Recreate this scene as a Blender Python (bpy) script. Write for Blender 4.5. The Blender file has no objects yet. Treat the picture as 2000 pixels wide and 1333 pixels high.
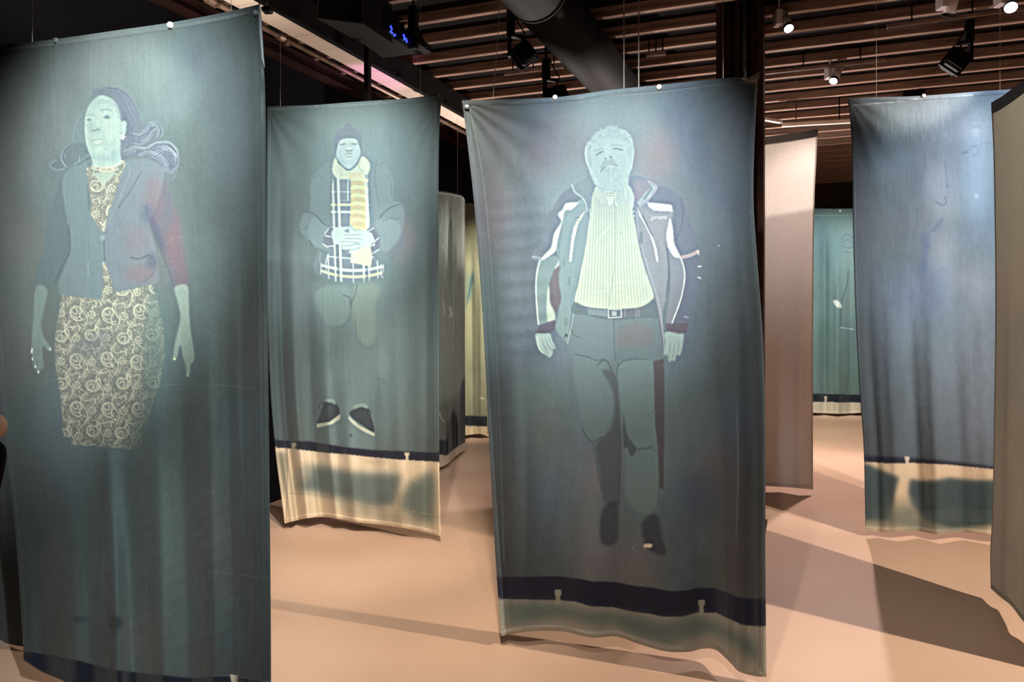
import bpy, bmesh, math, random
import numpy as np
from mathutils import Vector, Matrix

random.seed(7)
RNG = np.random.RandomState(11)
SC = bpy.context.scene
COL = SC.collection

# ---------------------------------------------------------------- camera, world, lights, exposure
F = 1444.0            # focal length in pixels of the 2000 px wide frame
EYE = 1.65            # eye height
HOR = 600.0           # horizon row
cam_d = bpy.data.cameras.new('camera')
cam_d.lens = F / 2000.0 * 36.0
cam_d.sensor_width = 36.0
cam_d.shift_y = -(666.5 - HOR) / 2000.0
cam_d.clip_start = 0.05
cam = bpy.data.objects.new('camera', cam_d)
cam.location = (0, 0, EYE)
cam.rotation_euler = (math.pi / 2, 0, 0)
COL.objects.link(cam)
SC.camera = cam

world = bpy.data.worlds.new('world')
SC.world = world
world.use_nodes = True
world.node_tree.nodes['Background'].inputs[0].default_value = (0.55, 0.6, 0.75, 1)
world.node_tree.nodes['Background'].inputs[1].default_value = 0.022

SC.view_settings.view_transform = 'Standard'
SC.view_settings.look = 'None'
SC.view_settings.gamma = 1.0
SC.view_settings.use_curve_mapping = False
SC.view_settings.exposure = 0.0


def spot(name, loc, target, watts, color, cone, blend=1.0, size=0.03):
    d = bpy.data.lights.new(name, 'SPOT')
    d.energy = watts
    d.color = color
    d.spot_size = math.radians(cone)
    d.spot_blend = blend
    d.shadow_soft_size = size
    o = bpy.data.objects.new(name, d)
    o.location = loc
    v = Vector(target) - Vector(loc)
    o.rotation_euler = v.to_track_quat('-Z', 'Y').to_euler()
    COL.objects.link(o)
    return o


COOL = (0.95, 0.99, 0.98)
NEUT = (1.0, 0.97, 0.92)
WARM = (1.0, 0.86, 0.70)
# gallery spotlights, aimed at banners and floor; the unseen ceiling fills are added
spot('spot_woman', (-0.80, 0.50, 3.30), (-1.50, 2.80, 2.15), 1250, COOL, 35, 1.0)
spot('spot_woman_low', (0.15, 0.35, 3.30), (-1.30, 2.75, 1.00), 480, COOL, 32, 1.0)
spot('spot_jacket', (0.15, 0.95, 3.35), (0.44, 3.45, 2.10), 1020, COOL, 33, 1.0)
spot('spot_jacket_low', (0.25, 0.55, 3.35), (0.42, 3.40, 1.50), 260, COOL, 28, 1.0)
spot('spot_beanie', (-0.55, 2.75, 3.30), (-1.22, 5.35, 2.50), 1000, COOL, 38, 1.0)
spot('spot_beanie_middle', (-0.45, 2.6, 3.30), (-1.18, 5.3, 1.40), 680, COOL, 36, 1.0)
spot('spot_beanie_low', (-0.25, 2.9, 3.30), (-1.15, 5.25, 0.2), 300, WARM, 40, 0.9)
spot('spot_blue', (3.57, 3.30, 3.76), (3.2, 5.2, 2.25), 660, COOL, 50, 1.0)
spot('spot_pale_cloth', (3.57, 3.30, 3.76), (2.42, 6.4, 2.95), 620, WARM, 22, 0.6)
spot('spot_blue_low', (4.0, 2.10, 3.70), (2.0, 4.0, 0.0), 850, WARM, 84, 0.5)
spot('spot_teal', (4.2, 8.6, 3.7), (4.85, 11.0, 1.9), 620, COOL, 50, 0.9)
spot('spot_grey', (0.2, 5.6, 3.7), (-0.9, 7.7, 1.4), 200, NEUT, 44, 0.9)
spot('spot_yellow', (0.6, 6.8, 3.7), (-0.4, 9.2, 1.6), 1100, WARM, 40, 0.9)
spot('spot_floor_middle', (0.1, 4.6, 3.7), (0.0, 6.1, 0.0), 330, WARM, 76, 0.7)
spot('spot_floor_right', (3.3, 7.5, 3.7), (2.6, 6.4, 0.0), 420, (1.0, 0.80, 0.76), 90, 0.6)
spot('spot_floor_front', (-0.05, 1.0, 3.35), (0.6, 3.3, 0.0), 200, (1.0, 0.90, 0.78), 74, 0.8)
spot('spot_floor_left', (-0.2, 2.9, 3.3), (-0.75, 4.5, 0.0), 190, WARM, 58, 0.8)
spot('spot_floor_back', (3.6, 9.0, 3.7), (3.9, 9.6, 0.0), 420, WARM, 80, 0.6)
spot('uplight_pink', (-1.0, 6.2, 2.95), (-1.20, 6.42, 3.65), 13, (1.0, 0.32, 0.92), 62, 0.5)
spot('strip_fill', (-1.75, 3.9, 2.6), (-1.95, 4.0, 3.65), 95, WARM, 120, 0.8)  # unseen lamp added below the strip to brighten it
spot('ceiling_fill_right', (3.0, 9.4, 1.6), (3.0, 7.8, 3.85), 620, (1.0, 0.86, 0.80), 130, 0.9)  # added fill without a fixture, brightens the joist undersides
spot('ceiling_fill_middle', (0.2, 8.2, 1.6), (0.3, 6.8, 3.85), 300, (1.0, 0.86, 0.77), 120, 0.9)  # second added fill, unseen, lifts the middle of the ceiling

# ---------------------------------------------------------------- small helpers
TH = math.atan2(-0.363, 0.9318)      # heading of the building grid seen from the camera


def uv(u, v):
    return (u * math.cos(TH) - v * math.sin(TH), u * math.sin(TH) + v * math.cos(TH))


def at(px, py, Y):
    """world point seen at pixel (px, py), Y metres in front of the camera"""
    return Vector(((px - 1000.0) / F * Y, Y, EYE - (py - HOR) / F * Y))


def tag(o, label=None, cat=None, group=None, kind=None):
    if label: o['label'] = label
    if cat: o['category'] = cat
    if group: o['group'] = group
    if kind: o['kind'] = kind
    return o


def empty(name, loc=(0, 0, 0), rz=0.0):
    o = bpy.data.objects.new(name, None)
    o.empty_display_size = 0.1
    o.location = loc
    o.rotation_euler = (0, 0, rz)
    COL.objects.link(o)
    return o


def link(name, me, mat=None, parent=None, smooth=False):
    if mat is not None and len(me.materials) == 0:
        me.materials.append(mat)
    if smooth:
        me.polygons.foreach_set('use_smooth', np.ones(len(me.polygons), dtype=bool))
    o = bpy.data.objects.new(name, me)
    COL.objects.link(o)
    if parent is not None:
        o.parent = parent
    return o


class MB:
    def __init__(self):
        self.bm = bmesh.new()

    def box(self, c, s, rot=None, bevel=0.0):
        m = Matrix.Translation(c)
        if rot is not None:
            m = m @ rot.to_4x4()
        m = m @ Matrix.Diagonal((s[0], s[1], s[2], 1))
        r = bmesh.ops.create_cube(self.bm, size=1.0, matrix=m)
        if bevel > 0:
            es = list({e for v in r['verts'] for e in v.link_edges})
            bmesh.ops.bevel(self.bm, geom=es, offset=bevel, segments=1, affect='EDGES')
        return self

    def cyl(self, a, b, r1, r2=None, n=12, caps=True):
        a, b = Vector(a), Vector(b)
        r2 = r1 if r2 is None else r2
        d = b - a
        q = d.to_track_quat('Z', 'Y').to_matrix().to_4x4()
        m = Matrix.Translation((a + b) / 2) @ q
        bmesh.ops.create_cone(self.bm, cap_ends=caps, segments=n, radius1=r1, radius2=r2,
                              depth=d.length, matrix=m)
        return self

    def ball(self, c, r, n=8, sc=(1, 1, 1)):
        m = Matrix.Translation(c) @ Matrix.Diagonal((sc[0], sc[1], sc[2], 1))
        bmesh.ops.create_uvsphere(self.bm, u_segments=n, v_segments=max(4, n // 2), radius=r, matrix=m)
        return self

    def tube(self, pts, r, n=6):
        pts = [Vector(p) for p in pts]
        rings = []
        for i, p in enumerate(pts):
            t = (pts[min(i + 1, len(pts) - 1)] - pts[max(i - 1, 0)]).normalized()
            x = t.orthogonal().normalized() if i == 0 else (x - t * x.dot(t)).normalized()
            y = t.cross(x)
            rings.append([self.bm.verts.new(p + r * (math.cos(2 * math.pi * k / n) * x + math.sin(2 * math.pi * k / n) * y)) for k in range(n)])
        for i in range(len(rings) - 1):
            for k in range(n):
                self.bm.faces.new((rings[i][k], rings[i][(k + 1) % n], rings[i + 1][(k + 1) % n], rings[i + 1][k]))
        self.bm.faces.new(rings[0][::-1])
        self.bm.faces.new(rings[-1])
        return self

    def quad(self, pts):
        self.bm.faces.new([self.bm.verts.new(p) for p in pts])
        return self

    def build(self, name, mat, parent=None, smooth=False):
        bmesh.ops.recalc_face_normals(self.bm, faces=self.bm.faces)
        me = bpy.data.meshes.new(name)
        self.bm.to_mesh(me)
        self.bm.free()
        return link(name, me, mat, parent, smooth)


# ---------------------------------------------------------------- materials
def srgb(c):
    c = np.asarray(c, dtype=float) / 255.0
    return np.where(c <= 0.04045, c / 12.92, ((c + 0.055) / 1.055) ** 2.4)


def mat(name, rgb, rough=0.7, metal=0.0, vary=0.0, scale=4.0, stretch=(1, 1, 1), bump=0.0, rgb2=None, emit=None, coord='Object'):
    m = bpy.data.materials.new(name)
    m.use_nodes = True
    nt = m.node_tree
    b = nt.nodes['Principled BSDF']
    c = tuple(srgb(rgb)) + (1,)
    b.inputs['Base Color'].default_value = c
    b.inputs['Roughness'].default_value = rough
    b.inputs['Metallic'].default_value = metal
    if max(rgb) < 60:
        b.inputs['Specular IOR Level'].default_value = 0.15
    if emit:
        b.inputs['Emission Color'].default_value = tuple(srgb(emit[0])) + (1,)
        b.inputs['Emission Strength'].default_value = emit[1]
    if vary or rgb2 is not None or bump:
        tc = nt.nodes.new('ShaderNodeTexCoord')
        mp = nt.nodes.new('ShaderNodeMapping')
        mp.inputs['Scale'].default_value = stretch
        nz = nt.nodes.new('ShaderNodeTexNoise')
        nz.inputs['Scale'].default_value = scale
        nz.inputs['Detail'].default_value = 6
        nt.links.new(tc.outputs[coord], mp.inputs['Vector'])
        nt.links.new(mp.outputs[0], nz.inputs['Vector'])
        mx = nt.nodes.new('ShaderNodeMix')
        mx.data_type = 'RGBA'
        lo = np.asarray(rgb, float) * (1 - vary)
        hi = np.asarray(rgb2 if rgb2 is not None else np.minimum(255, np.asarray(rgb, float) * (1 + vary)), float)
        mx.inputs[6].default_value = tuple(srgb(lo)) + (1,)
        mx.inputs[7].default_value = tuple(srgb(hi)) + (1,)
        rp = nt.nodes.new('ShaderNodeMapRange')
        rp.inputs[1].default_value = 0.3
        rp.inputs[2].default_value = 0.7
        nt.links.new(nz.outputs[0], rp.inputs[0])
        nt.links.new(rp.outputs[0], mx.inputs[0])
        nt.links.new(mx.outputs[2], b.inputs['Base Color'])
        if bump:
            bp = nt.nodes.new('ShaderNodeBump')
            bp.inputs['Strength'].default_value = bump
            bp.inputs['Distance'].default_value = 0.01
            nt.links.new(nz.outputs[0], bp.inputs['Height'])
            nt.links.new(bp.outputs[0], b.inputs['Normal'])
    return m


def cloth_mat(name, reverse=(214, 202, 188), translucent=0.12, wrinkle=0.35):
    """woven cotton: printed colours come with the mesh, reverse side unprinted"""
    m = bpy.data.materials.new(name)
    m.use_nodes = True
    nt = m.node_tree
    N, L = nt.nodes, nt.links
    b = N['Principled BSDF']
    b.inputs['Roughness'].default_value = 0.85
    b.inputs['Sheen Weight'].default_value = 0.15
    b.inputs['Specular IOR Level'].default_value = 0.25
    out = N['Material Output']
    at_ = N.new('ShaderNodeAttribute')
    at_.attribute_name = 'print'
    tc = N.new('ShaderNodeTexCoord')
    # weave speckle
    nz = N.new('ShaderNodeTexNoise')
    nz.inputs['Scale'].default_value = 260
    nz.inputs['Detail'].default_value = 2
    L.new(tc.outputs['Object'], nz.inputs['Vector'])
    mr = N.new('ShaderNodeMapRange')
    mr.inputs[1].default_value = 0.3
    mr.inputs[2].default_value = 0.7
    mr.inputs[3].default_value = 0.84
    mr.inputs[4].default_value = 1.16
    L.new(nz.outputs[0], mr.inputs[0])
    mul = N.new('ShaderNodeMix')
    mul.data_type = 'RGBA'
    mul.blend_type = 'MULTIPLY'
    mul.inputs[0].default_value = 1.0
    L.new(at_.outputs['Color'], mul.inputs[6])
    L.new(mr.outputs[0], mul.inputs[7])
    geo = N.new('ShaderNodeNewGeometry')
    rev = N.new('ShaderNodeMix')
    rev.data_type = 'RGBA'
    L.new(geo.outputs['Backfacing'], rev.inputs[0])
    L.new(mul.outputs[2], rev.inputs[6])
    rev.inputs[7].default_value = tuple(srgb(reverse)) + (1,)
    L.new(rev.outputs[2], b.inputs['Base Color'])
    # fine wrinkles: vertical crepe + crumple
    mp = N.new('ShaderNodeMapping')
    mp.inputs['Scale'].default_value = (26, 26, 3.2)
    L.new(tc.outputs['Object'], mp.inputs['Vector'])
    w1 = N.new('ShaderNodeTexNoise')
    w1.inputs['Scale'].default_value = 1.0
    w1.inputs['Detail'].default_value = 4
    w1.inputs['Distortion'].default_value = 0.6
    L.new(mp.outputs[0], w1.inputs['Vector'])
    w2 = N.new('ShaderNodeTexNoise')
    w2.inputs['Scale'].default_value = 14
    w2.inputs['Detail'].default_value = 5
    L.new(tc.outputs['Object'], w2.inputs['Vector'])
    ad = N.new('ShaderNodeMath')
    ad.operation = 'ADD'
    L.new(w1.outputs[0], ad.inputs[0])
    L.new(w2.outputs[0], ad.inputs[1])
    bp = N.new('ShaderNodeBump')
    bp.inputs['Strength'].default_value = wrinkle
    bp.inputs['Distance'].default_value = 0.012
    L.new(ad.outputs[0], bp.inputs['Height'])
    L.new(bp.outputs[0], b.inputs['Normal'])
    tr = N.new('ShaderNodeBsdfTranslucent')
    L.new(rev.outputs[2], tr.inputs[0])
    mix = N.new('ShaderNodeMixShader')
    mix.inputs[0].default_value = translucent
    L.new(b.outputs[0], mix.inputs[1])
    L.new(tr.outputs[0], mix.inputs[2])
    L.new(mix.outputs[0], out.inputs['Surface'])
    return m


M = dict(
    deck=mat('dark_deck', (12, 9, 9), 0.95, vary=0.3, scale=3),
    joist=mat('old_timber', (134, 106, 92), 0.85, vary=0.35, scale=3.0, stretch=(0.6, 8, 8), bump=0.3),
    steel_black=mat('black_steel', (20, 19, 21), 0.6, 0.2, vary=0.3, scale=6),
    steel_brown=mat('brown_painted_steel', (52, 34, 32), 0.55, 0.1, vary=0.25, scale=5, bump=0.1),
    duct=mat('black_duct', (13, 13, 16), 0.7, 0.0, vary=0.15, scale=2),
    strip=mat('white_perforated_metal', (232, 214, 200), 0.55, vary=0.04, scale=2),
    hole=mat('hole_dark', (30, 22, 20), 0.9, vary=0.05),
    conduit=mat('galvanised_conduit', (140, 118, 104), 0.4, 0.5, vary=0.15, scale=10),
    silver=mat('silver_foil_lagging', (190, 185, 195), 0.3, 0.9, vary=0.5, scale=60, bump=1.0),
    black=mat('black_plastic', (7, 7, 8), 0.6, vary=0.1, scale=8),
    grey_dark=mat('dark_grey_case', (32, 28, 28), 0.6, vary=0.15, scale=8),
    white=mat('white_enamel', (214, 204, 208), 0.4, vary=0.03, scale=8),
    magnet=mat('white_magnet', (240, 232, 220), 0.4, vary=0.03, scale=20),
    magnet_grey=mat('grey_magnet', (120, 132, 136), 0.5, vary=0.03, scale=20),
    wire=mat('steel_wire', (200, 190, 178), 0.35, 0.6, vary=0.05, scale=20),
    rail=mat('dark_aluminium', (72, 66, 66), 0.5, 0.4, vary=0.08, scale=10),
    lamp=mat('lamp_lens', (255, 250, 240), 0.4, emit=((255, 250, 245), 22.0)),
    blue=mat('blue_led', (20, 40, 255), 0.4, emit=((40, 60, 255), 4.0)),
    cable=mat('grey_cable', (150, 142, 132), 0.6, vary=0.05, scale=9),
    wall_dark=mat('dark_navy_wall', (13, 14, 22), 0.95, vary=0.25, scale=1.5),
    wall_brown=mat('dark_brown_wall', (58, 46, 46), 0.9, vary=0.15, scale=2),
    floor=mat('floor_resin', (208, 172, 148), 0.5, vary=0.02, scale=1.3, rgb2=(214, 180, 156), bump=0.02),
)

# ---------------------------------------------------------------- room shell (building grid)
HJ = 3.85       # joist underside
HT = HJ + 0.082  # where rods and wires reach the deck


def framed(o):
    o.rotation_euler = (0, 0, TH)
    return o


fl = MB().box((2.0, 5.2, -0.05), (13.0, 19.0, 0.1)).build('floor', M['floor'])
tag(framed(fl), kind='structure')
ce = MB().box((2.0, 5.2, HJ + 0.078 + 0.05), (13.0, 19.0, 0.1)).build('ceiling', M['deck'])
tag(framed(ce), kind='structure')
jm = MB().box((0, 0, 0), (12.4, 0.055, 0.078), bevel=0.004)
jo = None
k = 0
v = 7.66 * 2.2 / 2.85 - 0.415 * 14
while v < 14.3:
    if jo is None:
        jo = jm.build('joist', M['joist'], ce)
        o = jo
    else:
        o = jo.copy()
        COL.objects.link(o)
        o.parent = ce
    o.location = (1.95, v, HJ + 0.039 + random.uniform(-0.004, 0.004))
    o.rotation_euler = (0, 0, random.uniform(-0.0015, 0.0015))
    v += 0.415
    k += 1
w = MB().box((-4.2, 5.2, 2.0), (0.1, 19.0, 4.0)).build('wall_left', M['wall_dark'])
tag(framed(w), kind='structure')
w = MB().box((2.0, 14.45, 2.0), (12.9, 0.1, 4.0)).build('wall_back', M['wall_brown'])
tag(framed(w), kind='structure')
w = MB().box((8.4, 5.2, 2.0), (0.1, 19.0, 4.0)).build('wall_right', M['wall_dark'])
tag(framed(w), kind='structure')
w = MB().box((2.0, -4.2, 2.0), (12.9, 0.1, 4.0)).build('wall_front', M['wall_dark'])
tag(framed(w), kind='structure')

# ================================================================ print studio
def catmull(pts, closed=True, n=6):
    P = np.asarray(pts, float)
    m = len(P)
    out = []
    rng = range(m) if closed else range(m - 1)
    t = np.linspace(0, 1, n, endpoint=False)[:, None]
    for i in rng:
        if closed:
            p0, p1, p2, p3 = P[(i - 1) % m], P[i], P[(i + 1) % m], P[(i + 2) % m]
        else:
            p0, p1, p2, p3 = P[max(i - 1, 0)], P[i], P[i + 1], P[min(i + 2, m - 1)]
        out.append(0.5 * ((2 * p1) + (-p0 + p2) * t + (2 * p0 - 5 * p1 + 4 * p2 - p3) * t ** 2 + (-p0 + 3 * p1 - 3 * p2 + p3) * t ** 3))
    r = np.concatenate(out)
    if not closed:
        r = np.vstack([r, P[-1:]])
    return r


def gblur(a, s):
    if s < 0.3:
        return a
    r = int(math.ceil(s * 2.6))
    k = np.exp(-0.5 * (np.arange(-r, r + 1) / s) ** 2)
    k /= k.sum()
    if r > 12:      # three box passes
        w = max(3, int(round(s * 1.9)) | 1)
        h = w // 2
        for ax in (0, 1):
            for _ in range(3):
                pad = [(0, 0)] * a.ndim
                pad[ax] = (h + 1, h)
                c = np.cumsum(np.pad(a, pad, mode='edge'), axis=ax)
                n = a.shape[ax]
                hi = np.take(c, range(w, w + n), axis=ax)
                lo = np.take(c, range(0, n), axis=ax)
                a = (hi - lo) / w
        return a
    for ax in (0, 1):
        pad = [(0, 0)] * a.ndim
        pad[ax] = (r, r)
        p = np.pad(a, pad, mode='edge')
        n = a.shape[ax]
        acc = 0
        for i, kv in enumerate(k):
            acc = acc + kv * (p[i:i + n] if ax == 0 else p[:, i:i + n])
        a = acc
    return a


def vnoise(h, w, sy, sx, rng):
    """smooth value noise with feature size sy x sx pixels, about 0..1"""
    gh, gw = int(h / sy) + 4, int(w / sx) + 4
    g = rng.rand(gh, gw)
    y = np.arange(h) / sy + 1
    x = np.arange(w) / sx + 1
    yi, xi = y.astype(int), x.astype(int)
    fy, fx = y - yi, x - xi
    fy = (fy * fy * (3 - 2 * fy))[:, None]
    fx = (fx * fx * (3 - 2 * fx))[None]
    a = g[np.ix_(yi, xi)]; b = g[np.ix_(yi, xi + 1)]
    c = g[np.ix_(yi + 1, xi)]; d = g[np.ix_(yi + 1, xi + 1)]
    return (a * (1 - fx) + b * fx) * (1 - fy) + (c * (1 - fx) + d * fx) * fy


class Print:
    """a sheet of printed cloth, addressed in sheet units"""
    def __init__(self, x0, y0, x1, y1, base, seed=1):
        self.x0, self.y0 = x0, y0
        self.w, self.h = x1 - x0, y1 - y0
        self.a = np.ones((self.h, self.w, 3)) * np.asarray(base, float)
        self.base = base
        self.rng = np.random.RandomState(seed)
        self.o = (0.0, 0.0)
        self.s = 1.0

    def frame(self, ox, oy, s):
        self.o, self.s = (ox, oy), float(s)
        return self

    def P(self, pts):
        return np.asarray(pts, float) / self.s + np.asarray(self.o) - np.array([self.x0, self.y0])

    def _bb(self, p, m):
        xa = max(0, int(p[:, 0].min() - m)); xb = min(self.w, int(p[:, 0].max() + m) + 2)
        ya = max(0, int(p[:, 1].min() - m)); yb = min(self.h, int(p[:, 1].max() + m) + 2)
        return xa, xb, ya, yb

    def mask(self, pts, blur=0.8, smooth=True):
        p = self.P(pts)
        if smooth:
            p = catmull(p, True, 5)
        xa, xb, ya, yb = self._bb(p, 3 * blur + 2)
        if xb - xa < 1 or yb - ya < 1:
            return None
        X = np.arange(xa, xb)[None] + 0.0
        Y = np.arange(ya, yb) + 0.0
        ins = np.zeros((yb - ya, xb - xa), bool)
        q = np.roll(p, -1, 0)
        for (ax_, ay_), (bx_, by_) in zip(p, q):
            if ay_ == by_:
                continue
            r = (Y >= min(ay_, by_)) & (Y < max(ay_, by_))
            if not r.any():
                continue
            xi = ax_ + (Y[r] - ay_) * (bx_ - ax_) / (by_ - ay_)
            ins[r] ^= X > xi[:, None]
        return gblur(ins.astype(float), blur), (xa, xb, ya, yb)

    def put(self, mk, color, alpha=1.0):
        if mk is None:
            return
        m, (xa, xb, ya, yb) = mk
        m = (m * alpha)[..., None]
        sub = self.a[ya:yb, xa:xb]
        col = np.asarray(color, float)
        self.a[ya:yb, xa:xb] = sub * (1 - m) + col * m

    def poly(self, pts, color, alpha=1.0, blur=0.8, smooth=True):
        self.put(self.mask(pts, blur, smooth), color, alpha)

    def line(self, pts, color, width=1.5, alpha=1.0, blur=0.0, smooth=True):
        p = self.P(pts)
        if smooth and len(p) > 2:
            p = catmull(p, False, 5)
        xa, xb, ya, yb = self._bb(p, width + 3 * blur + 2)
        if xb - xa < 1 or yb - ya < 1:
            return
        X, Y = np.meshgrid(np.arange(xa, xb), np.arange(ya, yb))
        d = np.full(X.shape, 1e9)
        for a, b in zip(p[:-1], p[1:]):
            v = b - a
            l = max(1e-6, v @ v)
            t = np.clip(((X - a[0]) * v[0] + (Y - a[1]) * v[1]) / l, 0, 1)
            d = np.minimum(d, (X - a[0] - t * v[0]) ** 2 + (Y - a[1] - t * v[1]) ** 2)
        m = np.clip(width / 2 + 0.6 - np.sqrt(d), 0, 1) * min(1.0, width)
        if blur:
            m = gblur(m, blur)
        self.put((m, (xa, xb, ya, yb)), color, alpha)

    def ell(self, cx, cy, rx, ry, color, alpha=1.0, blur=1.0, rot=0.0):
        t = np.linspace(0, 2 * np.pi, 18, endpoint=False)
        c, s = math.cos(rot), math.sin(rot)
        pts = [(cx + rx * math.cos(a) * c - ry * math.sin(a) * s, cy + rx * math.cos(a) * s + ry * math.sin(a) * c) for a in t]
        self.poly(pts, color, alpha, blur)

    def mottle(self, amp=0.08, red=0.03, blue=0.03):
        h, w, r = self.h, self.w, self.rng
        n = vnoise(h, w, 220, 70, r) * 0.45 + vnoise(h, w, 70, 30, r) * 0.3 + vnoise(h, w, 22, 9, r) * 0.15 + vnoise(h, w, 5, 3, r) * 0.1
        self.a *= (1 + amp * 2 * (n - 0.5))[..., None]
        n2 = (vnoise(h, w, 140, 90, r) - 0.5) * 2
        self.a[..., 0] *= 1 + red * np.clip(n2, 0, 1) * 2
        self.a[..., 2] *= 1 + blue * np.clip(-n2, 0, 1) * 2
        g = r.randn(h, w) * 0.015
        self.a *= (1 + g)[..., None]

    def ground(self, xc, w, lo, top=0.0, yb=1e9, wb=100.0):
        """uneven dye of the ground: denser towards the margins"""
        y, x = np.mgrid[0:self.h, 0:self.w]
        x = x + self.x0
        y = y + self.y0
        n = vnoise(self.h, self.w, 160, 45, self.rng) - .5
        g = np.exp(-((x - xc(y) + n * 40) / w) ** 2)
        m = lo + (1 - lo) * g  # middle kept bright as if spotlit, margins toned down
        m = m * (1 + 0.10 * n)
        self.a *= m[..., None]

    def tone(self, k_hi, k_lo, cx=None, cy=None, rx=1, ry=1):
        """shrink the contrast of the picture against its ground, wholly or inside a soft oval"""
        c0 = np.asarray(self.base, float)
        d = self.a - c0
        hi = np.clip(d.mean(2, keepdims=True) / 8, 0, 1)
        k = k_lo + (k_hi - k_lo) * hi
        if cx is not None:
            y, x = np.mgrid[0:self.h, 0:self.w]
            r = ((x + self.x0 - cx) / rx) ** 2 + ((y + self.y0 - cy) / ry) ** 2
            e = np.exp(-r ** 1.5)[..., None]
            k = 1 + (k - 1) * e
        low = gblur(d, 5.0)
        self.a = c0 + low * k + (d - low) * (0.55 + 0.45 * k) * 1.12

    def sample(self, X, Y):
        x = np.clip(X - self.x0, 0, self.w - 1.001)
        y = np.clip(Y - self.y0, 0, self.h - 1.001)
        xi, yi = x.astype(int), y.astype(int)
        fx, fy = (x - xi)[..., None], (y - yi)[..., None]
        a = self.a
        return (a[yi, xi] * (1 - fx) + a[yi, xi + 1] * fx) * (1 - fy) + (a[yi + 1, xi] * (1 - fx) + a[yi + 1, xi + 1] * fx) * fy


def strands(pr, path, n, spread, c1, c2, width=0.9, alpha=.5):
    """a lock of hair: jittered copies of one path"""
    p = np.asarray(path, float)
    nv = np.gradient(p, axis=0)
    nv = np.stack([-nv[:, 1], nv[:, 0]], 1)
    nv /= np.maximum(1e-6, np.hypot(nv[:, 0], nv[:, 1]))[:, None]
    for i in range(n):
        o = pr.rng.uniform(-1, 1) * spread
        w = np.linspace(pr.rng.uniform(.5, 1), pr.rng.uniform(.5, 1.2), len(p))[:, None]
        q = p + nv * o * w + pr.rng.uniform(-1, 1, p.shape) * spread * .10
        a, b = sorted(pr.rng.uniform(0, 1, 2))
        i0, i1 = int(a * (len(p) - 2)), max(int(a * (len(p) - 2)) + 2, int(math.ceil(b * len(p))))
        pr.line(q[i0:i1 + 1], c1 if i % 2 else c2, width, alpha * pr.rng.uniform(.5, 1), .3)


def stripes(pr, mk, f, light, alpha=1.0):
    """lay a striped weave f(x, y) in 0..1 inside mask"""
    if mk is None:
        return
    m, (xa, xb, ya, yb) = mk
    X, Y = np.meshgrid(np.arange(xa, xb) + pr.x0, np.arange(ya, yb) + pr.y0)
    pr.put((m * f(X, Y), (xa, xb, ya, yb)), light, alpha)


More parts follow.
